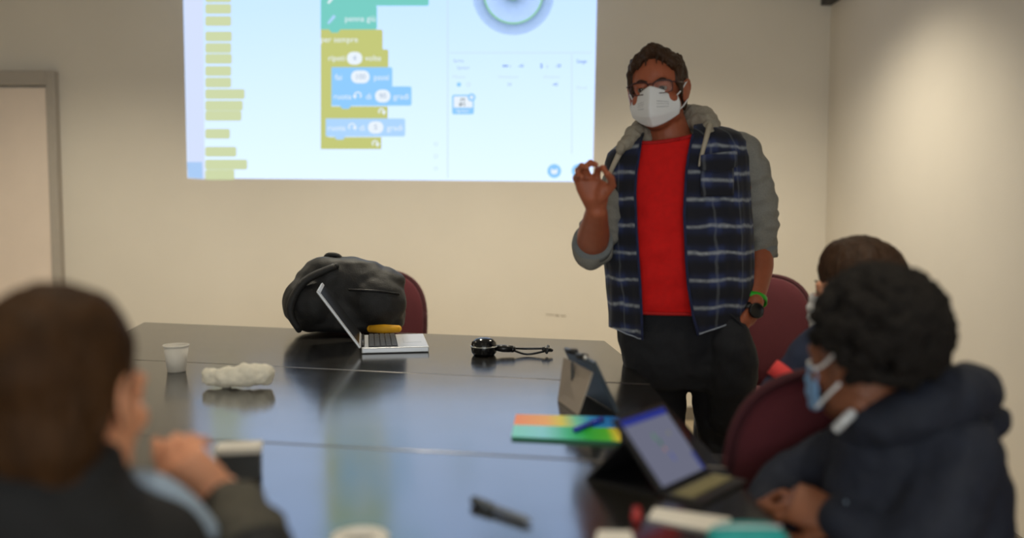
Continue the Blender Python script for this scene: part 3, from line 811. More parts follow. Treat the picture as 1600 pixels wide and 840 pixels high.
# glasses
gm = MB()
for sx in (-1, 1):
    loop = [(sx * .034 + x, -.106 + .010 * (abs(x + sx * .034) / .06) ** 2 - .0, .002 + z) for x, z in superell(.054, .034, 3.2, 24)]
    ltube(gm, HX, loop + loop[:1], .0014, n=6, ball=False)
    top = [p for p in loop if p[2] > .010]
    top.sort(key=lambda p: p[0])
    ltube(gm, HX, [(p[0], p[1] - .0005, p[2] + .0012) for p in top], .0026, n=6)
    ltube(gm, HX, [(sx * .061, -.098, .014), (sx * .076, -.075, .014), (sx * .082, .0, .018), (sx * .084, .02, .010)], .0020, n=6)
ltube(gm, HX, [(-.008, -.106, .012), (0, -.109, .014), (.008, -.106, .012)], .002, n=6)
go = obj('glasses', gm, M['glasses'], man)
for sx in (-1, 1):
    lm = MB().add([HX @ Vector((sx * .034 + x, -.106 + .010 * (abs(x + sx * .034) / .06) ** 2, .002 + z)) for x, z in superell(.052, .032, 3.2, 24)], [tuple(range(24))])
    obj('lens', lm, M['lens'], go)
fold_mask(man, HX)
# ---- clothed torso surface
TT = [(198, 1046, 38, .064, .020), (206, 1048, 56, .074, .018), (214, 1051, 78, .086, .014), (224, 1053, 94, .097, .012), (238, 1055, 101, .107, .010), (258, 1056, 103, .116, .004),
      (300, 1056, 104, .130, -.002), (350, 1057, 106, .139, -.008), (400, 1059, 105, .146, -.014), (450, 1061, 104, .147, -.014), (490, 1061, 100, .140, -.010), (530, 1063, 101, .132, 0), (580, 1066, 102, .128, 0)]
def tor_at(py):
    py = max(TT[0][0], min(TT[-1][0], py))
    for a, c in zip(TT, TT[1:]):
        if py <= c[0]:
            t = (py - a[0]) / (c[0] - a[0]); return [a[i] * (1 - t) + c[i] * t for i in range(1, 5)]
    return TT[-1][1:]
def S(py, th, off=0.0, drop=0.0):
    py = py + drop * max(0.0, math.cos(th + .15)) ** 1.4
    cx, hw, b_, dy = tor_at(py)
    c = W(cx, py, dy); a = hw / 514 + off; bb = b_ + off
    sn, cs = math.sin(th), math.cos(th); e = 2 / 2.25
    x = a * math.copysign(abs(sn) ** e, sn); y = -bb * math.copysign(abs(cs) ** e, cs)
    til = .15 * max(0.0, min(1.0, (330 - py) / 90))
    return Vector((c.x + x, c.y + y, c.z + til * x))
def theta_for(px, py, off):
    best = None
    for i in range(-90, 91):
        th = math.radians(i); d = abs(proj_px(S(py, th, off))[0] - px)
        if best is None or d < best[0]: best = (d, th)
    return best[1]
def lerp_tab(tab, v):
    if v <= tab[0][0]: return tab[0][1]
    for a, c in zip(tab, tab[1:]):
        if v <= c[0]: return a[1] + (c[1] - a[1]) * (v - a[0]) / (c[0] - a[0])
    return tab[-1][1]
def ts(u, v):
    th = (u - .5) * 2 * PI; py = 201 + (482 - 201) * v
    dr = 20 * max(0, 1 - (py - 201) / 70)
    f = .007 * noise.noise(Vector((math.sin(th) * 3.2 + v * 3, v * 8 - math.sin(th) * 3.5, 3))) * min(1, v * 4) + .005 * noise.noise(Vector((math.sin(th) * 4, v * 17 + math.sin(th) * 5, 8))) * min(1, v * 4) + .003 * math.sin(v * 42 + 3 * th) * (v > .55) * max(0, math.cos(th))
    p = S(py, th, -.004 + f, dr); return p, (th * .2, p.z)
tee = obj('t_shirt', grid(ts, 96, 64, closed=True), M['red'], man, solid=.003)
cb = MB(); cpts = []
for j in range(49):
    th = 2 * PI * j / 48; cpts.append(S(201, th, -.002, 20))
cb.tube(cpts, .0065, n=8, ball=False); obj('collar', cb, M['red_rib'], tee)
hmb = MB(); hmb.tube([S(482, math.radians(a), 0) for a in range(-80, 81, 5)], .005, n=8, ball=False); obj('hem', hmb, M['red_rib'], tee)
# ---- plaid shirt with an open front
OFF = .016
EL = [(200, 1005), (225, 1000), (260, 996), (300, 995), (350, 997), (400, 1000), (450, 1004), (490, 1006), (540, 1008)]
ER = [(195, 1086), (205, 1084), (230, 1078), (262, 1072), (330, 1068), (400, 1071), (440, 1074), (490, 1081), (520, 1088), (540, 1092)]
def px_of(py): return 320 + (py - 320) * 1.05
PY0 = 203
def hem_py(th):
    d = math.degrees(th) % 360
    k = [(0, 512), (10, 507), (40, 492), (75, 478), (110, 486), (180, 512), (250, 512), (290, 508), (320, 519), (345, 518), (360, 512)]
    return lerp_tab(k, d)
def plaid_pt(u, v, extra=0.0):
    th = math.radians(20) + (math.radians(320) - math.radians(20)) * u
    for _ in range(2):
        py = PY0 + (hem_py(th) - PY0) * v
        t1 = theta_for_cache(lerp_tab(ER, px_of(py)), py); t2 = theta_for_cache(lerp_tab(EL, px_of(py)), py) + 2 * PI
        th = t1 + (t2 - t1) * u
    py = PY0 + (hem_py(th) - PY0) * v
    d = min(u, 1 - u)
    f = .007 * noise.noise(Vector((th * 2.3, v * 2.2, 1))) * min(1, v * 3) + .004 * noise.noise(Vector((th * 7, v * 3.5, 9))) * min(1, v * 3)
    roll = .010 * math.exp(-(d / .02) ** 2) * min(1, v * 2) + .012 * max(0, v - .75) * (1 if u > .8 or u < .2 else 0)
    p = S(py, th, OFF + f + roll + extra)
    return p, (th * .21, p.z), th, py
_tc = {}
def theta_for_cache(px, py):
    k = (round(px), round(py / 2) * 2)
    if k not in _tc:
        a, c = -1.5, 1.5
        for _ in range(24):
            mid = (a + c) / 2
            if proj_px(S(k[1], mid, OFF))[0] < px: a = mid
            else: c = mid
        _tc[k] = (a + c) / 2
    return _tc[k]
pl = grid(lambda u, v: plaid_pt(u, v)[:2], 150, 72)
plaid = obj('plaid_shirt', pl, M['plaid'], man, solid=.004)
# hem and front-edge stitching
e = MB(); e.tube([plaid_pt(u, 1.0, .001)[0] for u in [i / 300 for i in range(0, 36)]], .0026, n=6); obj('hem_edge', e, M['hem'], plaid)
e = MB(); e.tube([plaid_pt(u, 1.0, .001)[0] for u in [1 - i / 300 for i in range(0, 36)]], .0022, n=6); obj('hem_edge', e, M['hem'], plaid)
for uu in (0.0, 1.0):
    e = MB(); e.tube([plaid_pt(uu, i / 40, .002)[0] for i in range(2, 41)], .0042, n=6); obj('front_band', e, mat('plaid_band', srgb(26, 34, 70), .9, var=.4, scale=40), plaid)
# chest pocket with a flap
def patch(px0, px1, py0, py1, extra, sag=0.0, point=0.0):
    def fn(u, v):
        X = px0 + (px1 - px0) * u; Yp = py0 + (py1 - py0) * v + point * (1 - abs(2 * u - 1)) * v
        ppy = 320 + (Yp - 320) / 1.05
        a, c = -1.5, 1.5
        for _ in range(22):
            mid = (a + c) / 2
            if proj_px(S(ppy, mid, OFF))[0] < X: a = mid
            else: c = mid
        p = S(ppy, a, OFF + extra + sag * math.sin(PI * u) * math.sin(PI * v)); return p, (a * .21 + .03, p.z + .02)
    return grid(fn, 14, 14)
pk = obj('chest_pocket', patch(1093, 1142, 257, 308, .009, .008), M['plaid'], plaid, solid=.003)
obj('pocket_flap', patch(1091, 1144, 246, 268, .016, .004, 8), M['plaid'], pk, solid=.003)
# ---- sleeves
sl = obj('sleeve', sleeve_mb([W(1138, 226, .012), W(1164, 246, .012), W(1178, 300, .03), W(1184, 350, .042), W(1186, 402, .043)], [.046, .060, .065, .0625, .053], rings=120, fold=.012, seed=2, freq=38), M['grey'], man)
cf = MB(); cf.tube([W(1186, 385, .043), W(1187, 403, .042)], [.0555, .0535], n=30, ball=False); obj('cuff', cf, M['grey_cuff'], sl)
sl2 = obj('sleeve', sleeve_mb([W(988, 262, .012), W(972, 284, .0), W(950, 328, -.05), elb + Vector((.004, .006, -.003)), elb.lerp(wri, .12)], [.046, .054, .058, .060, .057], rings=120, fold=.011, seed=7, freq=38), M['grey'], man)
cf = MB(); cf.tube([elb.lerp(wri, .06), elb.lerp(wri, .20)], [.0605, .0580], n=30, ball=False); obj('cuff', cf, M['grey_cuff'], sl2)
# ---- hood lying round the neck, its two trims running down the chest
hd = MB()
hp = [(968, 236, -.09), (984, 218, -.055), (1000, 204, .0), (1014, 196, .06), (1040, 190, .105), (1070, 184, .085), (1092, 186, .03), (1106, 197, -.02), (1104, 214, -.075)]
hd.tube([W(*p) for p in hp], [.012, .022, .030, .038, .044, .044, .040, .034, .014], n=16, sub=6)
hd.tube([W(1002, 214, .02), W(1040, 214, .14), W(1096, 208, .06)], [.04, .075, .045], n=16, sub=6)
hood = fused('hood', hd, M['hood'], man, voxel=.005, it=3, disp=lambda p: .010 * fbm(p, 24) + .005 * fbm(p, 62))
for pts, fl in (([(1103, 203), (1100, 222), (1094, 245), (1090, 262)], 1), ([(972, 226), (964, 242), (957, 262), (952, 284)], 1)):
    tm = MB(); P = []
    for X, Yp in pts:
        ppy = 320 + (Yp - 320) / 1.04; a, c = -1.5, 1.5
        for _ in range(22):
            mid = (a + c) / 2
            if proj_px(S(ppy, mid, OFF))[0] < X: a = mid
            else: c = mid
        P.append(S(ppy, a, OFF + .012))
    tm.tube(P, [.009, .0075, .006, .003], n=8, sub=5); obj('hood_trim', tm, M['cord'], hood)
# ---- jeans
jb = MB()
jb.loft([tor(478, 1062, 97, .128), tor(510, 1066, 103, .130, .005), tor(545, 1073, 106, .130, .012), tor(575, 1076, 104, .126, .02), tor(600, 1077, 98, .115, .03)])
jb.tube([W(1026, 556, .045), W(1031, 640, .06), W(1040, 740, .065), W(1046, 860, .07), W(1047, 968, .075)], [.102, .080, .064, .062, .061], n=22, sub=5)
jb.tube([W(1122, 552, .03), W(1126, 640, .03), W(1131, 740, .03), W(1135, 860, .045), W(1136, 968, .05)], [.106, .082, .068, .064, .062], n=22, sub=5)
jb.tube([W(1128, 497, -.100), W(1140, 522, -.112), W(1146, 550, -.110), W(1146, 590, -.085), W(1140, 650, -.02)], [.038, .058, .067, .070, .07], n=18, sub=3)
jeans = fused('jeans', jb, M['jeans'], man, voxel=.007, it=4, disp=lambda p: .006 * fbm((p.x, p.y, p.z * 1.6), 14) + .0025 * fbm(p, 40))
pe = MB(); pe.tube([W(1134, 486, -.140), W(1149, 497, -.152), W(1162, 512, -.150), W(1172, 530, -.145), W(1178, 550, -.125)], .0035, n=8, sub=4); obj('pocket_edge', pe, M['jeans'], jeans)
for cx, dy in ((1047, .03), (1137, .01)):
    c = W(cx, 990, dy); sh = MB()
    sh.ell((c.x, c.y + .03, .055), (.048, .075, .055)); sh.ell((c.x - .01, c.y - .085, .035), (.046, .085, .034)); sh.box((c.x - .005, c.y - .02, .012), (.085, .25, .022))
    fused('shoe', sh, M['shoe'], man, voxel=.007, it=4)
# ---- wristband and watch on the pocketed hand
def bracelet(c, axis, r, h, n=32):
    z = Vector(axis).normalized(); x = z.cross(Vector((0, 1, 0))).normalized(); y = z.cross(x); rr = []
    for dr, dz in ((0, -h / 2), (.003, -h / 2), (.003, h / 2), (0, h / 2)):
        rr.append([c + z * dz + x * (r + dr) * math.cos(2 * PI * j / n) + y * (r * 0.92 + dr) * math.sin(2 * PI * j / n) for j in range(n)])
    return MB().loft(rr + [rr[0]], cap=False)
ax = W(1173, 483, -.095) - W(1180, 452, -.055)
c1 = W(1176.5, 469, -.076)
obj('wristband', bracelet(c1, ax + Vector((.012, 0, .0)), .0385, .016), M['green_band'], man)
c2 = W(1173, 485, -.097)
wt = obj('watch', bracelet(c2, ax + Vector((.012, 0, 0)), .0335, .020), M['watch'], man)
fdir = Vector((.22, -1, .12)).normalized(); fc = c2 + fdir * .034
fx = fdir.cross(Vector((0, 0, 1))).normalized(); fy = fx.cross(fdir)
wc = MB().loft([[fc + fdir * d + (fx * math.cos(2 * PI * j / 32) + fy * math.sin(2 * PI * j / 32)) * r for j in range(32)] for d, r in ((-.006, .022), (.004, .023), (.007, .0215), (.007, .019), (.006, .018))])
obj('watch_case', wc, M['watch'], wt)

# ================================================================== THE SEATED BOYS
M['navy_coat'] = mat('navy_coat', srgb(20, 26, 42), 0.8, var=0.15, scale=40, bump=0.2, bscale=300)
M['navy_jacket'] = mat('navy_jacket', srgb(30, 42, 70), 0.8, var=0.12, scale=40, bump=0.2, bscale=300)
M['black_coat'] = mat('black_coat', srgb(20, 20, 22), 0.8, var=0.15, scale=40, bump=0.2, bscale=300)
M['coral'] = mat('coral_band', srgb(226, 66, 68), 0.8, var=0.06)
M['blue_shirt'] = mat('blue_shirt', srgb(150, 168, 190), 0.85, var=0.1, scale=60)
M['olive_sleeve'] = mat('olive_sleeve', srgb(70, 66, 56), 0.85, var=0.3, scale=50)
M['zip_white'] = mat('zip_white', srgb(196, 198, 202), 0.5, var=0.04)
M['trousers'] = mat('boy_trousers', srgb(30, 32, 40), 0.85, var=0.15, scale=80)
def seat_body(par, hip, knee_dir, skin, trouser=True):
    """trousers and shoes of a seated child; hip centre, direction of the thighs"""
    d = Vector(knee_dir).normalized(); sd = Vector((d.y, -d.x, 0))
    tb = MB(); tb.ell(hip, (.145, .13, .10))
    for s_ in (-1, 1):
        h = Vector(hip) + sd * s_ * .075; k = h + d * .36 + sd * s_ * .03 + Vector((0, 0, .0)); a = Vector((k.x + d.x * .03, k.y + d.y * .03, .09))
        tb.tube([h, h.lerp(k, .5), k], [.085, .076, .060], n=16); tb.tube([k, k.lerp(a, .5), a], [.058, .052, .045], n=16)
        sh = MB(); f = Vector((a.x, a.y, 0)) + d * .05
        sh.ell((f.x, f.y, .042), (.045, .045, .042)); sh.tube([Vector((a.x, a.y, .045)) - d * .01, Vector((f.x, f.y, .038)) + d * .09], [.044, .036], n=12); fused('shoe', sh, M['shoe'], par, voxel=.010, it=3)
    fused('trousers', tb, M['trousers'], par, voxel=.012, it=3)

# ---- boy in the navy coat, nearest on the right
def B1(px, py, dy=0.0): return at(px, py, 1.60 + dy)
boy1 = thing('person', 'seated boy with black afro hair and navy coat, turned to the screen', 'person', (0.72, 1.62, 0))
X1 = frame(B1(1350, 562, 0), yaw=-150, pitch=4, roll=0, s=.97)
bb = MB(); head_form(bb, X1)
bb.tube([B1(1392, 705, -.02), B1(1370, 640, -.01), B1(1352, 590, .0)], [.075, .060, .055], n=18)
bb.ell(B1(1420, 800, 0), (.13, .11, .15))
fr1 = look_frame(B1(1316, 812, -.06), B1(1225, 778, -.01) - B1(1316, 812, -.06), Vector((.15, .75, -.6)), .95)
hand_form(bb, fr1, 1, (35, 45, 30), 25)
fr2 = look_frame(B1(1196, 800, .10), B1(1262, 772, .02) - B1(1196, 800, .10), Vector((-.1, -.8, -.55)), .95)
hand_form(bb, fr2, -1, (30, 40, 30), 25)
bb.tube([B1(1395, 850, -.07), B1(1316, 812, -.06)], [.036, .027], n=14)
bb.tube([B1(1190, 850, .14), B1(1196, 800, .10)], [.036, .027], n=14)
fused('body', bb, M['skin_dark'], boy1, voxel=.0050, it=3)
add_eyes(boy1, X1, M['iris'])
random.seed(11)
af = MB(); lell(af, X1, (0, .048, .070), (.100, .104, .094), nu=28, nv=20)
for i in range(520):
    z = random.uniform(-.75, 1); a = random.uniform(0, 2 * PI); q = math.sqrt(1 - z * z)
    p = Vector((.110 * q * math.cos(a), .038 + .113 * q * math.sin(a), .055 + .112 * z))
    if p.y < -.035 and p.z < .075: continue
    if p.y < .035 and p.z < .035: continue
    lell(af, X1, p, [random.uniform(.009, .016)] * 3, nu=8, nv=6)
fused('hair', af, M['hair_black'], boy1, voxel=.0048, it=1, disp=lambda p: .004 * fbm(p, 90))
flat_mask(boy1, X1, M['mask_blue'], .0032)
jk = MB()
jk.ell(B1(1400, 705, .0), (.11, .11, .085)); jk.ell(B1(1432, 800, .0), (.165, .135, .20)); jk.ell(B1(1425, 880, .0), (.17, .15, .14))
jk.tube([B1(1330, 722, .10), B1(1400, 690, .0), B1(1490, 712, -.07)], [.075, .085, .080], n=18, sub=4)
jk.tube([B1(1478, 722, -.07), B1(1470, 800, -.12), B1(1420, 872, -.13)], [.078, .070, .062], n=18, sub=4)
jk.tube([B1(1420, 872, -.13), B1(1370, 840, -.09), B1(1318, 812, -.065)], [.062, .052, .044], n=18, sub=4)
jk.tube([B1(1322, 722, .10), B1(1250, 745, .15), B1(1190, 815, .13)], [.070, .060, .052], n=18, sub=4)
jk.tube([B1(1190, 815, .13), B1(1198, 798, .105)], [.050, .042], n=18)
coat = fused('coat', jk, M['navy_coat'], boy1, voxel=.008, it=5, disp=lambda p: .008 * fbm(p, 15) + .003 * fbm(p, 40))
hk = MB()
hk.tube([B1(1322, 668, .05), B1(1352, 668, -.04), B1(1420, 650, -.08), B1(1490, 622, -.05), B1(1520, 612, .02), B1(1490, 610, .09)], [.022, .036, .048, .055, .052, .04], n=16, sub=5)
hk.tube([B1(1470, 612, .0), B1(1520, 588, .03), B1(1545, 592, .03)], [.034, .026, .016], n=14, sub=4)
hk.tube([B1(1490, 660, .0), B1(1545, 662, .02), B1(1565, 650, .03)], [.05, .034, .018], n=14, sub=4)
fused('hood', hk, M['navy_coat'], boy1, voxel=.007, it=4, disp=lambda p: .006 * fbm(p, 28))
zp = MB(); zp.tube([B1(1308, 668, -.055), B1(1330, 646, -.06)], .0085, n=10); obj('zip_pull', zp, M['zip_white'], coat)
cw = MB(); cw.tube([B1(1324, 813, -.063), B1(1306, 806, -.062)], [.036, .034], n=20, ball=False); obj('cuff', cw, M['blue_shirt'], coat)
seat_body(boy1, (.78, 1.58, .585), (-1, .1, 0), None)

# ---- boy behind him, chestnut hair
def B2(px, py, dy=0.0): return at(px, py, 2.20 + dy)
boy2 = thing('person', 'seated boy with brown fringe and white mask behind the afro-haired boy', 'person', (0.82, 2.22, 0))
X2 = frame(B2(1338, 455, 0), yaw=-126, pitch=2, roll=0, s=.95)
bb = MB(); head_form(bb, X2)
bb.tube([B2(1350, 550, .0), B2(1345, 505, .0), B2(1340, 470, .0)], [.075, .056, .052], n=18)
bb.ell(B2(1345, 620, 0), (.13, .10, .16))
f2 = look_frame(B2(1308, 714, .085), B2(1370, 718, .12) - B2(1308, 714, .085), Vector((0, 0, -1)), .88)
hand_form(bb, f2, 1, (15, 20, 15), 10)
bb.tube([B2(1250, 700, .03), B2(1308, 714, .085)], [.036, .026], n=14)
fused('body', bb, M['skin_boy'], boy2, voxel=.006, it=3)
add_eyes(boy2, X2, M['iris'])
hb = MB(); lell(hb, X2, (0, .026, .046), (.084, .099, .087), nu=28, nv=18); lell(hb, X2, (0, .060, -.03), (.068, .048, .062))
random.seed(5)
for i in range(110):
    a = random.uniform(-2.2, 2.2); x = .082 * math.sin(a); y = .012 - .094 * math.cos(a)
    e = random.uniform(.0, .014) - .030 * max(0, -math.cos(a * .9 + .3))
    ltube(hb, X2, [(x * .2, .012 + y * .1, .134), (x * .72, y * .74 + .002, .114), (x * 1.03, y * 1.02, .066), (x * 1.06, y * 1.04, .020 + e)], [.008, .011, .010, .003], n=8, sub=3)
fused('hair', hb, M['hair'], boy2, voxel=.0042, it=2, disp=lambda p: .0025 * fbm((p.x, p.y, p.z * .4), 110))
flat_mask(boy2, X2, M['mask_white'], .0022)
jk = MB()
jk.ell(B2(1345, 640, .0), (.16, .125, .22)); jk.tube([B2(1270, 568, .0), B2(1335, 535, .0), B2(1440, 575, .02)], [.070, .078, .070], n=18, sub=4)
jk.tube([B2(1270, 568, .0), B2(1212, 632, .0), B2(1250, 700, .03)], [.066, .060, .05], n=18); jk.tube([B2(1250, 700, .03), B2(1300, 712, .08)], [.048, .038], n=18)
jk.tube([B2(1440, 575, .02), B2(1460, 640, .05), B2(1420, 700, .10)], [.066, .056, .05], n=18, sub=4)
jk2 = fused('jacket', jk, M['navy_jacket'], boy2, voxel=.009, it=4, disp=lambda p: .006 * fbm(p, 18))
cb2 = MB()
cb2.tube([B2(1249, 591, .0), B2(1232, 610, .0)], [.0675, .0660], n=26, ball=False); obj('coral_sleeve_band', cb2, M['coral'], jk2)
seat_body(boy2, (.72, 2.12, .585), (-.9, .5, 0), None)

# ---- boy in front at the left, seen from behind
def B0(px, py, dy=0.0): return at(px, py, 1.10 + dy)
boy0 = thing('person', 'boy in black seen from behind at the near left, hand at his mouth', 'person', (-0.60, 1.02, 0))
X0 = frame(B0(108, 626, 0), yaw=170, pitch=6, roll=4, s=1.0)
bb = MB(); head_form(bb, X0)
bb.tube([B0(60, 850, -.03), B0(75, 740, -.02), B0(88, 650, .0)], [.080, .060, .055], n=18)
bb.ell(B0(60, 980, -.04), (.14, .11, .18))
e0, w0 = at_z(405, 860, ZT + .045), B0(345, 770, .16)
bb.tube([e0, e0.lerp(w0, .5), w0], [.042, .038, .028], n=16)
hand_form(bb, look_frame(w0, B0(255, 705, .10) - w0, Vector((-.5, .1, .9)), .95), 1, (52, 62, 40), 30)
fused('body', bb, M['skin_boy'], boy0, voxel=.0055, it=3)
add_eyes(boy0, X0, M['iris'])
hb = MB(); lell(hb, X0, (0, .026, .046), (.085, .100, .088), nu=28, nv=18); lell(hb, X0, (0, .052, -.035), (.076, .056, .070)); lell(hb, X0, (0, .046, -.085), (.060, .046, .05))
random.seed(9)
for i in range(90):
    a = random.uniform(-3.1, 3.1); x = .080 * math.sin(a); y = -.072 * math.cos(a) + .020
    zz = .045 if math.cos(a) > .2 else -.02
    ltube(hb, X0, [(x * .2, .03 + y * .1, .136), (x * .72, y * .72 + .008, .114), (x * 1.05, y * 1.06 + .004, .066), (x * 1.06, y * 1.1 + .004, zz + random.uniform(-.012, .012))], [.008, .011, .010, .003], n=8, sub=3)
fused('hair', hb, M['hair_warm'], boy0, voxel=.0045, it=2, disp=lambda p: .0025 * fbm((p.x, p.y, p.z * .4), 110))
jk = MB()
jk.ell(B0(40, 960, -.03), (.19, .14, .22)); jk.tube([B0(90, 800, -.02), B0(104, 742, -.02)], [.084, .074], n=18); jk.tube([B0(-160, 845, -.06), B0(60, 815, -.05), B0(235, 890, .0)], [.075, .085, .075], n=18, sub=4)
jk.tube([B0(235, 870, .0), B0(300, 950, .06), e0 + Vector((0, -.01, -.004))], [.070, .060, .048], n=18, sub=4)
jk.tube([B0(-160, 830, -.06), B0(-230, 960, .03)], [.07, .06], n=18)
coat0 = fused('coat', jk, M['black_coat'], boy0, voxel=.009, it=4, disp=lambda p: .006 * fbm(p, 18))
sv = sleeve_mb([e0 + Vector((0, -.006, 0)), e0.lerp(w0, .35), e0.lerp(w0, .80)], [.050, .047, .040], rings=40, fold=.006, seed=3, freq=30)
obj('sleeve', sv, M['olive_sleeve'], boy0)
cl = MB(); cl.tube([B0(165, 800, .0), B0(215, 775, .035), B0(262, 800, .05), B0(300, 850, .06)], [.028, .034, .036, .04], n=16, sub=5)
obj('shirt_collar', cl, M['blue_shirt'], boy0)
seat_body(boy0, (-.62, .98, .585), (.1, 1, 0), None)
# chairs under the boys on the right and left (their backs lie outside the picture)
ch1 = copy_tree(ch_far); ch1['label'] = 'burgundy chair under the boy in the navy coat, back beyond the frame'
ch1.location = (.95, 1.50, 0); ch1.rotation_euler = (0, 0, math.radians(-90))
ch0 = copy_tree(ch_far); ch0['label'] = 'burgundy chair under the boy seen from behind at the left'
ch0.location = (-.62, .93, 0); ch0.rotation_euler = (0, 0, math.radians(180))

# ================================================================== THINGS ON THE TABLE
M['silver'] = mat('laptop_silver', srgb(196, 198, 202), 0.35, metal=0.4, var=0.03)
M['key'] = mat('key_black', srgb(42, 44, 48), 0.5, var=0.1)
M['screen_off'] = mat('screen_glass_dark', srgb(26, 27, 30), 0.25, var=0.05)
M['bag'] = mat('black_nylon', srgb(20, 20, 22), 0.6, var=0.2, scale=60, bump=0.3, bscale=250)
M['yellow'] = mat('yellow_patch', srgb(224, 164, 20), 0.6, var=0.05)
M['flap_grey'] = mat('cover_grey', srgb(150, 138, 126), 0.7, var=0.04, scale=120)
M['slate_case'] = mat('slate_case', srgb(48, 58, 68), 0.45, var=0.08)
M['paper'] = mat('paper_white', srgb(222, 216, 206), 0.7, var=0.02)
M['cream'] = mat('cream_cloth', srgb(230, 224, 208), 0.8, var=0.08, scale=60)
M['grey_pen'] = mat('grey_pen', srgb(104, 108, 114), 0.4, var=0.05)
M['teal'] = mat('teal_cloth', srgb(20, 150, 150), 0.7, var=0.08, scale=80)
M['red_plastic'] = mat('red_plastic', srgb(150, 24, 22), 0.35, var=0.05)
M['blue_pen'] = mat('blue_pen', srgb(34, 60, 170), 0.35, var=0.05)
M['olive_key'] = mat('keyboard_olive', srgb(116, 108, 72), 0.6, var=0.08)
def flatbox(corners, h):
    """corners: four points of the underside, h: thickness"""
    return MB().prism(corners, (0, 0, h))
# ---- backpack lying at the far end
c = Vector((-.63, 3.56, ZT + .006))
bag = thing('backpack', 'black nylon backpack slumped behind the open laptop at the table end', 'bag', c)
bm_ = MB()
bm_.loft([[Vector((c.x + x * k + sh, c.y + y * k2, c.z + z)) for x, y in superell(.44, .20, 2.6, 28)] for z, k, k2, sh in ((.002, .80, .8, .0), (.02, .96, .97, 0), (.09, 1.03, 1.05, -.005), (.16, 1.0, 1.0, -.005), (.225, .86, .85, -.012), (.270, .60, .62, -.03), (.285, .34, .40, -.045))])
bm_.ell((c.x - .13, c.y - .02, c.z + .115), (.125, .11, .11)); bm_.ell((c.x + .10, c.y - .03, c.z + .115), (.13, .09, .11)); bm_.ell((c.x - .07, c.y + .01, c.z + .215), (.115, .085, .065)); bm_.ell((c.x + .09, c.y, c.z + .190), (.13, .085, .065))
bg_ = fused('bag_body', bm_, M['bag'], bag, voxel=.008, it=5, disp=lambda p: .008 * fbm(p, 10) + .004 * fbm(p, 28))
st = MB(); st.tube([(c.x - .10, c.y + .02, c.z + .265), (c.x - .085, c.y + .01, c.z + .292), (c.x - .045, c.y + .01, c.z + .290), (c.x - .03, c.y + .02, c.z + .262)], .010, n=8, sub=5); obj('carry_handle', st, M['bag'], bag)
st = MB(); st.tube([(c.x - .04, c.y - .07, c.z + .255), (c.x - .15, c.y - .11, c.z + .20), (c.x - .20, c.y - .135, c.z + .10), (c.x - .17, c.y - .125, c.z + .02)], [.014, .016, .016, .012], n=8, sub=5); obj('shoulder_strap', st, M['bag'], bag)
yp = at(600, 514, 3.432); yl = MB().tube([yp + Vector((-.052, .01, 0)), yp + Vector((0, -.006, .002)), yp + Vector((.052, .004, .001))], [.014, .017, .014], n=12); obj('yellow_tag', yl, M['yellow'], bag)
zb_ = MB(); zb_.tube([(c.x + .02, c.y - .118, c.z + .17), (c.x + .12, c.y - .116, c.z + .165), (c.x + .20, c.y - .08, c.z + .15)], .005, n=6, sub=5); obj('zip_seam', zb_, M['dark_metal'], bag)
# ---- laptop at the far end
lx0, lx1, ly0, ly1 = -.507, -.283, 3.045, 3.36
lap = thing('laptop', 'open silver laptop in front of the black backpack, screen edge-on', 'laptop', ((lx0 + lx1) / 2, (ly0 + ly1) / 2, ZT))
obj('base', MB().box(((lx0 + lx1) / 2, (ly0 + ly1) / 2, ZT + .0105), (lx1 - lx0, ly1 - ly0, .019)), M['silver'], lap, bevel=.004)
kd = MB(); kd.box((lx0 + .072, (ly0 + ly1) / 2, ZT + .0204), (.098, ly1 - ly0 - .03, .0014)); kb = obj('keyboard_tray', kd, M['dark_metal'], lap, smooth=False)
km = MB()
for i in range(5):
    for j in range(13):
        km.box((lx0 + .034 + i * .019, ly0 + .030 + j * .0229, ZT + .0222), (.0155, .0190, .0024))
ko = obj('keys', km, M['key'], kb, smooth=False); ko['kind'] = 'stuff'
obj('touchpad', MB().box((lx1 - .050, (ly0 + ly1) / 2, ZT + .0203), (.062, .10, .0012)), M['silver'], lap, smooth=False, bevel=.0005)
obj('hinge', MB().tube([(lx0 + .004, ly0 + .03, ZT + .022), (lx0 + .004, ly1 - .03, ZT + .022)], .006, n=12), M['dark_metal'], lap)
sdir = Vector((-.138, 0, .192)); sn = Vector((sdir.z, 0, -sdir.x)).normalized()
h0 = Vector((lx0, ly0, ZT + .022))
lid = obj('lid', MB().prism([h0, h0 + Vector((0, ly1 - ly0, 0)), h0 + Vector((0, ly1 - ly0, 0)) + sdir, h0 + sdir], -sn * .009), M['silver'], lap, bevel=.003)
i0 = h0 + sn * .0008; a_, b_2 = Vector((0, .012, 0)), Vector((0, ly1 - ly0 - .012, 0))
obj('screen', MB().prism([i0 + a_ + sdir * .06, i0 + b_2 + sdir * .06, i0 + b_2 + sdir * .95, i0 + a_ + sdir * .95], -sn * .001), M['screen_off'], lid, smooth=False)
lap.rotation_euler = (0, 0, math.radians(9)); lap.location.x -= .018
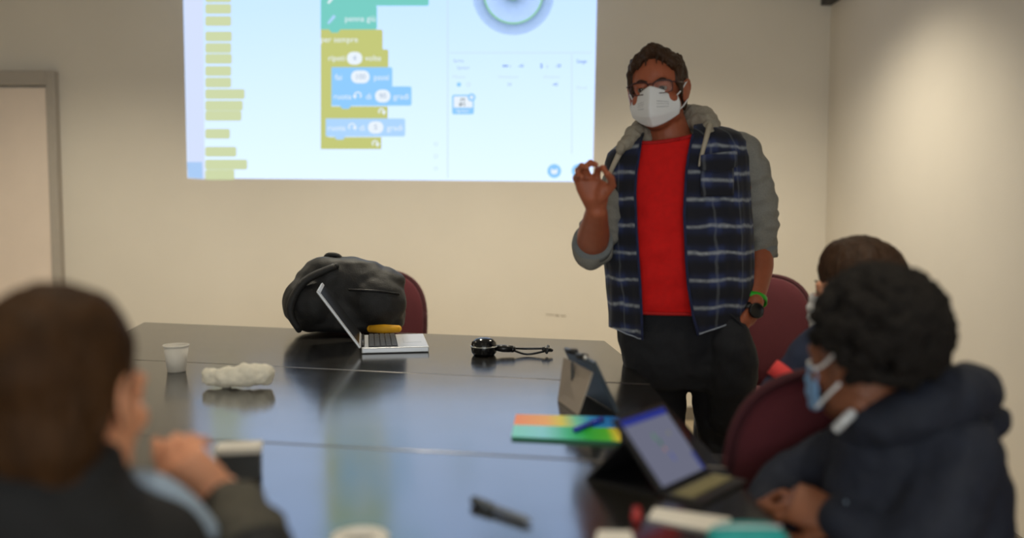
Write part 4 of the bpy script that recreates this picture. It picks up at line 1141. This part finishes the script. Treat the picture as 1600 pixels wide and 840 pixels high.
# ---- black puck and cable
ap = at_z(756, 556, ZT); ap.y += .02
ad = thing('cable_adapter', 'black round cable adapter with short looped lead on the far table', 'adapter', (ap.x, ap.y, ZT))
pm_ = MB().loft([[Vector((ap.x + r * math.cos(2 * PI * j / 32), ap.y + r * math.sin(2 * PI * j / 32), ZT + z)) for j in range(32)] for r, z in ((.034, .0005), (.041, .010), (.043, .028), (.040, .044), (.028, .055), (.010, .059))])
obj('puck', pm_, mat('gloss_black', srgb(16, 16, 18), .15), ad)
obj('puck_ring', MB().tube([Vector((ap.x + .0435 * math.cos(2 * PI * j / 32), ap.y + .0435 * math.sin(2 * PI * j / 32), ZT + .03)) for j in range(34)], .0022, n=8, ball=False), M['chrome'], ad)
obj('plug_body', MB().tube([(ap.x + .040, ap.y, ZT + .024), (ap.x + .062, ap.y, ZT + .022), (ap.x + .094, ap.y, ZT + .020)], [.010, .0125, .0115], n=12), M['black_plastic'], ad)
obj('cable', MB().tube([(ap.x + .092, ap.y, ZT + .023), (ap.x + .14, ap.y + .02, ZT + .018), (ap.x + .20, ap.y + .012, ZT + .020)], .0036, n=8, sub=6), M['black_plastic'], ad)
obj('cable', MB().tube([(ap.x + .092, ap.y, ZT + .018), (ap.x + .14, ap.y - .02, ZT + .006), (ap.x + .20, ap.y - .008, ZT + .014)], .0036, n=8, sub=6), M['black_plastic'], ad)
obj('plug_tip', MB().tube([(ap.x + .198, ap.y, ZT + .020), (ap.x + .222, ap.y, ZT + .016)], [.009, .006], n=10).tube([(ap.x + .206, ap.y - .01, ZT + .010), (ap.x + .212, ap.y + .012, ZT + .028)], .005, n=8), M['black_plastic'], ad)
# ---- tablet propped by its folded cover, seen edge-on
nb, fb_ = Vector((.247, 2.15, ZT)), Vector((.190, 2.372, ZT))
up = Vector((-.058, -.012, .124)); tn = (fb_ - nb).cross(up).normalized()
t1 = thing('tablet', 'tablet stood edge-on with a grey folded cover behind the rainbow booklet', 'tablet', (nb.x, nb.y + .1, ZT))
obj('tablet_slab', MB().prism([nb, fb_, fb_ + up, nb + up], tn * .010), M['slate_case'], t1, bevel=.003)
m_in = (nb + fb_) / 2
def inset(P, Q, u, e): d = (Q - P); return [P + d * e + u * e, Q - d * e + u * e, Q - d * e + u * (1 - e), P + d * e + u * (1 - e)]
sgn = 1 if tn.x > 0 else -1
face_off = tn * (.0105 if sgn > 0 else -.0005)
obj('screen', MB().prism([p + face_off for p in inset(nb, fb_, up, .06)], tn * .0004 * sgn), M['screen_off'], t1, smooth=False)
for k in (.28, .62): 
    q = (fb_ + up).lerp(nb + up, k); obj('clip', MB().tube([q + Vector((-.004, 0, .002)), q + Vector((.010, -.02, .004))], .008, n=10), M['black_plastic'], t1)
q = (fb_ + up).lerp(nb + up, .74); obj('camera_lens', MB().ell(q + Vector((.003, 0, .003)), (.007, .007, .006)), M['chrome'], t1)
k0, k1 = Vector((.118, 2.30, ZT)), Vector((.157, 2.135, ZT))
top0, top1 = fb_ + up * .86 + Vector((-.006, -.04, 0)), nb + up * .80 + Vector((-.008, .01, 0))
fl = MB().prism([k0, k1, top1, top0], ((k1 - k0).cross(top0 - k0)).normalized() * .004)
flo = obj('cover_flap', fl, M['flap_grey'], t1, smooth=False, bevel=.001)
tb_ = k0.lerp(k1, .42).lerp(top0.lerp(top1, .42), .72)
obj('flap_latch', MB().box(tb_ + Vector((-.004, -.004, .012)), (.006, .012, .045)), M['black_plastic'], flo, smooth=False, bevel=.001)
# ---- tablet with lit screen and keyboard cover
bl, br = Vector((.2545, 1.527, ZT + .008)), Vector((.362, 1.655, ZT + .008))
e_ = (br - bl).normalized(); nn = Vector((-e_.y, e_.x, 0)); bk = nn * .10 + Vector((0, 0, .112))
t2 = thing('tablet', 'tilted tablet with lit grey-blue screen and black stand near the navy-coated boy', 'tablet', ((bl.x + br.x) / 2, (bl.y + br.y) / 2, ZT))
fnrm = (br - bl).cross(bk).normalized()
if fnrm.y > 0: fnrm = -fnrm
obj('tablet_slab', MB().prism([bl, br, br + bk, bl + bk], -fnrm * .009), M['black_plastic'], t2, bevel=.003)
scr = [p + fnrm * .0006 for p in inset(bl, br, bk, .055)]
so = obj('screen', MB().add(scr, [(0, 1, 2, 3)]), emit('tablet_screen', srgb(104, 106, 124)), t2, smooth=False)
def on_scr(u, v): return scr[0].lerp(scr[1], u).lerp(scr[3].lerp(scr[2], u), v) + fnrm * .0004
def scr_rect(u0, u1, v0, v1): return MB().add([on_scr(u0, v0), on_scr(u1, v0), on_scr(u1, v1), on_scr(u0, v1)], [(0, 1, 2, 3)])
obj('title_bar', scr_rect(0, 1, .90, 1), emit('tablet_bar', srgb(42, 50, 128)), so, smooth=False)
obj('side_bar', scr_rect(.93, 1, 0, .28), emit('tablet_side', srgb(56, 64, 122)), so, smooth=False)
for (u0, u1, v0, v1, c_) in ((.42, .46, .60, .70, (80, 130, 90)), (.46, .50, .50, .60, (60, 110, 80)), (.47, .50, .42, .47, (170, 110, 90)), (.52, .56, .25, .38, (84, 92, 150)), (.74, .78, .60, .66, (120, 120, 96))):
    obj('code_mark', scr_rect(u0, u1, v0, v1), emit('tablet_mark', srgb(*c_)), so, smooth=False)
w0_ = -nn
obj('keyboard_cover', MB().prism([bl - Vector((0, 0, .007)), br - Vector((0, 0, .007)), br - Vector((0, 0, .007)) + w0_ * .075, bl - Vector((0, 0, .007)) + w0_ * .075], (0, 0, .005)), M['black_plastic'], t2, smooth=False, bevel=.001)
kk = obj('key_panel', MB().prism([bl + e_ * .01 + w0_ * .012 + Vector((0, 0, -.0016)), br - e_ * .008 + w0_ * .012 + Vector((0, 0, -.0016)), br - e_ * .008 + w0_ * .05 + Vector((0, 0, -.0016)), bl + e_ * .01 + w0_ * .05 + Vector((0, 0, -.0016))], (0, 0, .0015)), M['olive_key'], t2, smooth=False)
s0, s1 = bl + bk * .72 - fnrm * .009, br + bk * .72 - fnrm * .009
g0, g1 = bl + nn * .155 - Vector((0, 0, .0075)), br + nn * .155 - Vector((0, 0, .0075))
obj('stand', MB().prism([s0, s1, g1, g0], nn * .004), M['black_plastic'], t2, smooth=False)
obj('stand_foot', MB().prism([bl + nn * .012 - Vector((0, 0, .0075)), br + nn * .012 - Vector((0, 0, .0075)), g1, g0], (0, 0, .004)), M['black_plastic'], t2, smooth=False)
# ---- rainbow booklet: two printed colour fields
bkc = [at_z(799, 686, ZT), at_z(970, 694, ZT), at_z(968, 655, ZT), at_z(806, 651, ZT)]
rb = thing('booklet', 'booklet with a rainbow-coloured cover lying by the edge-on tablet', 'book', (bkc[0].x + .11, bkc[0].y + .1, ZT))
obj('pages', MB().prism([p + Vector((0, 0, .0005)) for p in bkc], (0, 0, .0050)), mat('booklet_edge', srgb(40, 120, 90), .6), rb, smooth=False)
def ramp_mat(name, stops):
    m, nt, b = new_mat(name); b.inputs['Roughness'].default_value = .45
    tc = nt.nodes.new('ShaderNodeTexCoord'); sx = nt.nodes.new('ShaderNodeSeparateXYZ'); nt.links.new(tc.outputs['Generated'], sx.inputs[0])
    cr = nt.nodes.new('ShaderNodeValToRGB'); els = cr.color_ramp.elements
    while len(els) < len(stops): els.new(.5)
    for e, (p, c) in zip(els, stops): e.position = p; e.color = srgb(*c)
    nt.links.new(sx.outputs['X'], cr.inputs[0]); nt.links.new(cr.outputs[0], b.inputs['Base Color']); return m
def bq(u, v): return bkc[0].lerp(bkc[1], u).lerp(bkc[3].lerp(bkc[2], u), v) + Vector((0, 0, .0056))
obj('cover_far_half', MB().prism([bq(0, .5), bq(1, .5), bq(1, 1), bq(0, 1)], (0, 0, .001)), ramp_mat('rainbow_warm', [(0, (255, 140, 70)), (.30, (255, 180, 80)), (.44, (236, 220, 60)), (.58, (120, 216, 190)), (.72, (40, 150, 220)), (1, (20, 96, 190))]), rb, smooth=False)
obj('cover_near_half', MB().prism([bq(0, 0), bq(1, 0), bq(1, .5), bq(0, .5)], (0, 0, .001)), ramp_mat('rainbow_cool', [(0, (130, 226, 214)), (.28, (140, 224, 240)), (.5, (60, 200, 150)), (.68, (30, 180, 50)), (.86, (80, 190, 40)), (.97, (250, 216, 40)), (1, (250, 200, 40))]), rb, smooth=False)
zt2 = ZT + .0068
pa, pb = at_z(899, 671, zt2 + .006), at_z(940, 655, zt2 + .006)
pn = thing('pen', 'blue pen lying across the rainbow booklet', 'pen', (pa.x, pa.y, zt2))
obj('barrel', MB().tube([pa, pa.lerp(pb, .72)], .006, n=12), M['blue_pen'], pn)
obj('pen_cap', MB().tube([pa.lerp(pb, .62), pb], .0072, n=12), M['blue_pen'], pn)
# ---- grey marker in the foreground
ga, gb = at_z(742, 782, ZT + .008), at_z(828, 814, ZT + .006)
gp = thing('marker', 'grey marker with a thick cap on the blue reflection in the foreground', 'marker', (ga.x, ga.y, ZT))
obj('barrel', MB().tube([ga.lerp(gb, .25), ga.lerp(gb, .9), gb], [.0060, .0058, .0035], n=14), M['grey_pen'], gp)
obj('marker_cap', MB().tube([ga, ga.lerp(gb, .30)], [.0082, .0078], n=14), mat('cap_grey', srgb(70, 74, 80), .4, var=.05), gp)
# ---- white paper strips, red cap, teal pouch
def strip(name, label, cat, pts, h, m):
    q = [at_z(x, y, ZT) + Vector((0, 0, .0006)) for x, y in pts]
    o = obj(name, MB().prism(q, (0, 0, h)), m, None, smooth=False, bevel=h * .3, at_origin=q[0]); tag(o, label, cat); return o
strip('folded_paper', 'long white folded paper strip in front of the lit tablet', 'paper', [(1012, 812), (1132, 836), (1142, 812), (1022, 795)], .003, M['paper'])
strip('folded_paper', 'white paper slip at the bottom edge, beside the red crayon', 'paper', [(926, 862), (996, 864), (986, 832), (934, 831)], .003, M['paper'])
rc = at_z(996, 812, ZT); ro = obj('crayon', MB().tube([rc + Vector((-.004, -.016, .0085)), rc + Vector((.002, .022, .0085))], .0082, n=14), M['red_plastic'], None, at_origin=rc); tag(ro, 'short red crayon between the two white papers', 'crayon')
tp = thing('pencil_pouch', 'teal cloth pouch at the bottom edge before the navy-coated boy', 'pouch', at_z(1168, 850, ZT))
tc_ = at_z(1168, 856, ZT); tm_ = MB().loft([[Vector((tc_.x + x * k, tc_.y + y * k, ZT + z)) for x, y in superell(.115, .075, 2.8, 28)] for z, k in ((.001, .86), (.008, 1), (.020, .98), (.029, .8), (.031, .5))])
obj('pouch_body', tm_, M['teal'], tp); obj('zip', MB().tube([tc_ + Vector((-.045, .0, .031)), tc_ + Vector((.045, 0, .031))], .0028, n=8), M['zip_white'], tp)
# ---- left side: crumpled cream pouch, paper cup, small white box, round white lid
cp = at_z(368, 606, ZT); cr_ = MB(); cr_.tube([cp + Vector((-.075, .01, .030)), cp + Vector((-.02, .0, .030)), cp + Vector((.03, .0, .034)), cp + Vector((.075, .01, .036))], [.022, .028, .031, .030], n=18, sub=4)
co = fused('cloth_case', cr_, M['cream'], None, voxel=.005, it=2, disp=lambda p: .007 * fbm(p, 32) + .003 * fbm(p, 80), at_origin=(cp.x, cp.y, ZT)); tag(co, 'crumpled cream cloth case lying on the left of the table', 'case')
cu = at_z(276, 580, ZT)
cpt = thing('paper_cup', 'small white cup standing near the far left of the table', 'cup', cu)
def ring(c, r, z, n=28): return [Vector((c.x + r * math.cos(2 * PI * j / n), c.y + r * math.sin(2 * PI * j / n), c.z + z)) for j in range(n)]
obj('cup_body', MB().loft([ring(cu, .026, .001), ring(cu, .036, .078), ring(cu, .034, .078), ring(cu, .025, .006)]), M['paper'], cpt)
obj('rim', MB().tube(ring(cu, .036, .078) + ring(cu, .036, .078)[:1], .0024, n=8, ball=False), M['paper'], cpt)
bx = at_z(375, 745, ZT); bt = thing('small_box', 'small pale box standing behind the raised hand of the left boy', 'box', bx)
obj('carton', MB().box(bx + Vector((0, 0, .026)), (.075, .05, .050), Matrix.Rotation(.2, 3, 'Z')), mat('carton_dark', srgb(62, 64, 66), .6, var=.06), bt, smooth=False, bevel=.002)
obj('lid', MB().box(bx + Vector((0, 0, .054)), (.079, .054, .012), Matrix.Rotation(.2, 3, 'Z')), M['paper'], bt, smooth=False, bevel=.002)
ld = at_z(562, 856, ZT); lt = thing('round_tape', 'round white roll at the bottom edge of the blue table reflection', 'tape roll', ld)
obj('tape', MB().loft([ring(ld, .040, .0008), ring(ld, .042, .004), ring(ld, .042, .016), ring(ld, .040, .0185), ring(ld, .022, .0185), ring(ld, .022, .0008)], cap=False), M['paper'], lt)
